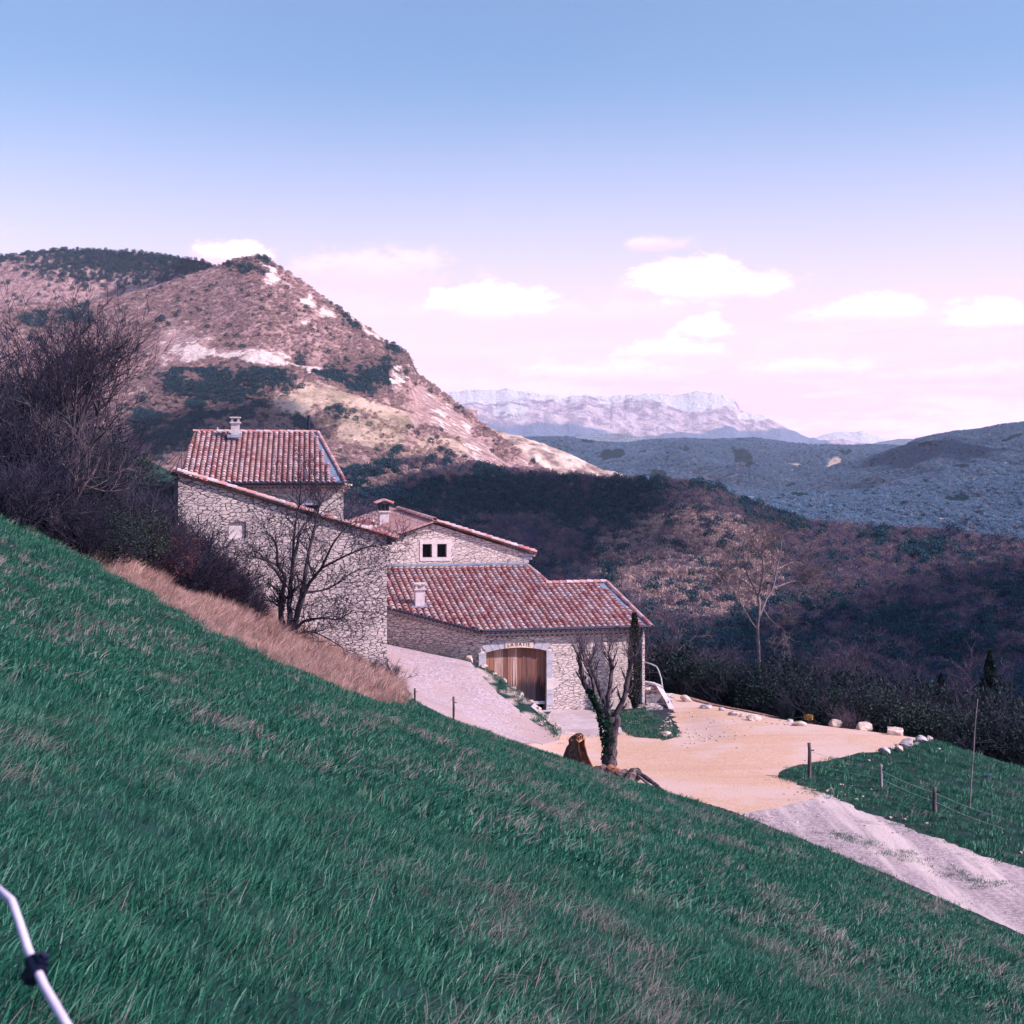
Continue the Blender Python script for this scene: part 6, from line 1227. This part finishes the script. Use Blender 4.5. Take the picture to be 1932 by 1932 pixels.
# ------------------------------------------------------------------ garden stair beside the barn
G0 = P(1240, 1345, 65.5); cw = [P(1217, 1288, 68.0), P(1229, 1290, 67.9), P(1242, 1295, 67.6), P(1260, 1325, 66.2), P(1271, 1349, 64.8)]
stt = empty('garden_steps', P(1245, 1350, 65.4), 'low stone steps with a pale coping wall at the right end of the barn', 'steps')
m = MB()
for a, b in zip(cw[:-1], cw[1:]):
    d = (b-a); s = Vector((-d.y, d.x, 0)).normalized()*.09; m.hexa([a-s-Zv*.45, b-s-Zv*.45, b+s-Zv*.45, a+s-Zv*.45, a-s, b-s, b+s, a+s])
m.build('wall', M['stone_dark'], stt)
m = MB()
for a, b in zip(cw[:-1], cw[1:]):
    d = (b-a)*.995; s = Vector((-d.y, d.x, 0)).normalized()*.12; m.hexa([a-s+Zv*.003, a+d-s+Zv*.003, a+d+s+Zv*.003, a+s+Zv*.003, a-s+Zv*.08, a+d-s+Zv*.08, a+d+s+Zv*.08, a+s+Zv*.08])
m.build('coping', M['chimney'], stt)
m = MB(); zz = G0.z
for i in range(4): m.box((P(1219, 1345, 65.9)+Vector((.15*i, .42*i, 0))).to_tuple()[:2]+(zz-.3,), (1.05, .15, 0), (-.1, .40, 0), (0, 0, .42+.16*i))
m.build('step', M['stone_pale'], stt)
gate = empty('low_gate', P(1232, 1332, 66.6), 'grey vertical-board low gate beside the barn steps', 'gate')
for i in range(8):
    m = MB(); m.box(P(1219.5+i*3.5, 1331, 66.6), (.075, .01, 0), (0, .03, 0), (0, 0, .50)); m.build('board', M['wood_grey'], gate)
m = MB(); m.box(P(1219, 1315, 66.56), (.72, .07, 0), (0, .03, 0), (0, 0, .06)); m.build('rail', M['wood_grey'], gate)
m = MB(); m.box(P(1219, 1354, 65.0), (.80, .16, 0), (-.1, .35, 0), (0, 0, .50)); kb = m.build('low_wall', M['stone_dark']); tag(kb, 'low rubble stone wall in front of the barn steps', 'wall')
rock('stone_block', (P(1261, 1351, 64.9)), .24, .2, .20, 61, M['rock'], 'pale stone block at the foot of the coping wall', None, 1); rock('yard_stone', P(1222, 1300, 67.2), .20, .15, .14, 62, M['rock_warm'], 'rusty-orange stone behind the low gate next to the barn corner')
for i, (px, py) in enumerate(((1243, 1356), (1250, 1362), (1257, 1368), (1263, 1374), (1268, 1380))): g = P(px, py, 64.4-.3*i); rock('edging_stone', g, .17, .14, .10, 70+i, M['rock'], 'rounded edging stone between the small lawn and the gravel', 'edging stones between lawn and gravel')
rl = empty('handrail', P(1251, 1306, 67.2), 'bent metal handrail above the barn steps', 'handrail'); m = MB(); m.tube([P(1216, 1249, 68.3), P(1229, 1253, 68.2), P(1239, 1258, 68.0), P(1243, 1266, 67.9), P(1247.5, 1280, 67.6), P(1251, 1304, 67.2), P(1252, 1314, 67.0)], .032, 7); m.build('rail', M['galv'], rl, smooth=True)
m = MB(); m.tube([P(1261, 1322, 66.0), P(1261.5, 1334, 65.8)], .02, 6); m.build('stanchion', M['metal_dark'], rl)
# ------------------------------------------------------------------ unseen clouds placed outside the frame to shade the hills
M['shade_cloud'] = simple('cloud_white', (.85, .85, .88), (.9, .9, .92), .01, 1, 0)
def shade_cloud(T, rx, ry, rot, seed, label):
    import bmesh
    from mathutils import noise as mn
    T = Vector(T); c = T+SV*((1700-T.z)/SV.z); bm = bmesh.new(); bmesh.ops.create_icosphere(bm, subdivisions=5, radius=1)
    for v in bm.verts:
        p = v.co; k = 1+.55*mn.noise(p*1.7+Vector((seed*7.7, 0, 0)))+.30*mn.noise(p*4.1+Vector((0, seed, 0)))+.12*mn.noise(p*9); x, y, z = p*k; v.co = Vector((x*rx, y*ry, (z if z > 0 else z*.4)*min(rx, ry)*.45))
    me = bpy.data.meshes.new('unseen_shade_cloud'); bm.to_mesh(me); bm.free(); me.materials.append(M['shade_cloud']); me.polygons.foreach_set('use_smooth', [True]*len(me.polygons)); o = bpy.data.objects.new('unseen_shade_cloud', me); COL.objects.link(o); o.location = c; o.rotation_euler = (0, 0, R(rot)); tag(o, label, 'shade_cloud', kind='structure')
shade_cloud((15, 590, -6), 60, 105, 0, 1, 'shade_cloud'); shade_cloud((118, 310, -20), 52, 150, -18, 2, 'shade_cloud'); shade_cloud((775, 2560, 60), 80, 190, 0, 3, 'shade_cloud'); shade_cloud((-235, 1190, 60), 80, 95, 20, 4, 'shade_cloud'); shade_cloud((-620, 2450, 300), 260, 420, 0, 5, 'shade_cloud')
# ------------------------------------------------------------------ the air
hz = MB(); hz.hexa([(-17500, -2600, -2600), (17500, -2600, -2600), (17500, 18800, -2600), (-17500, 18800, -2600), (-17500, -2600, 1300), (17500, -2600, 1300), (17500, 18800, 1300), (-17500, 18800, 1300)])
hm_ = bpy.data.materials.new('haze_air'); hm_.use_nodes = True; nt = hm_.node_tree; nt.nodes.clear(); ou = N(nt, 'ShaderNodeOutputMaterial'); pv = N(nt, 'ShaderNodeVolumePrincipled'); pv.inputs['Color'].default_value = (.74, .78, 1.0, 1); pv.inputs['Density'].default_value = 4.4e-5; L(nt, pv.outputs[0], ou.inputs['Volume'])
tag(hz.build('haze', hm_), kind='stuff')
# grass growing along the middle and the edges of the track
tx, ty = [], []
for (a, b, wd_, n) in (((1554, 1567), (1890, 1680), .28, 260), ((1400, 1548), (1890, 1752), .35, 260), ((1562, 1504), (1890, 1626), .35, 240), ((1474, 1466), (1560, 1500), .25, 60), ((1484, 1452), (1660, 1418), .2, 70), ((1050, 1398), (1170, 1384), .2, 20)):
    A, B_ = Gy(*a), Gy(*b); t = RS.uniform(0, 1, n); x = A.x+(B_.x-A.x)*t; y = A.y+(B_.y-A.y)*t; dn = fbm(x*.9, y*.9, 61, 3); k = dn > .46; x = x[k]+RS.normal(size=k.sum())*wd_; y = y[k]+RS.normal(size=k.sum())*wd_; tx.append(x); ty.append(y)
tx, ty = np.concatenate(tx), np.concatenate(ty)
scatter('track_grass', [proto('k', *blades(30, .22, .09, .007, (.1, 0), 260+i, .9), M['blade']) for i in range(2)]+[proto('k', *blades(26, .22, .08, .007, (.1, 0), 270, .9), M['blade_dry'])], np.stack([tx, ty, H(tx, ty)+.01], -1), RS.uniform(.5, 1.2, tx.shape), RS.uniform(0, 6, tx.shape), RS.randint(0, 3, tx.shape), 'low worn grass along the middle and edges of the gravel track', 'grass')
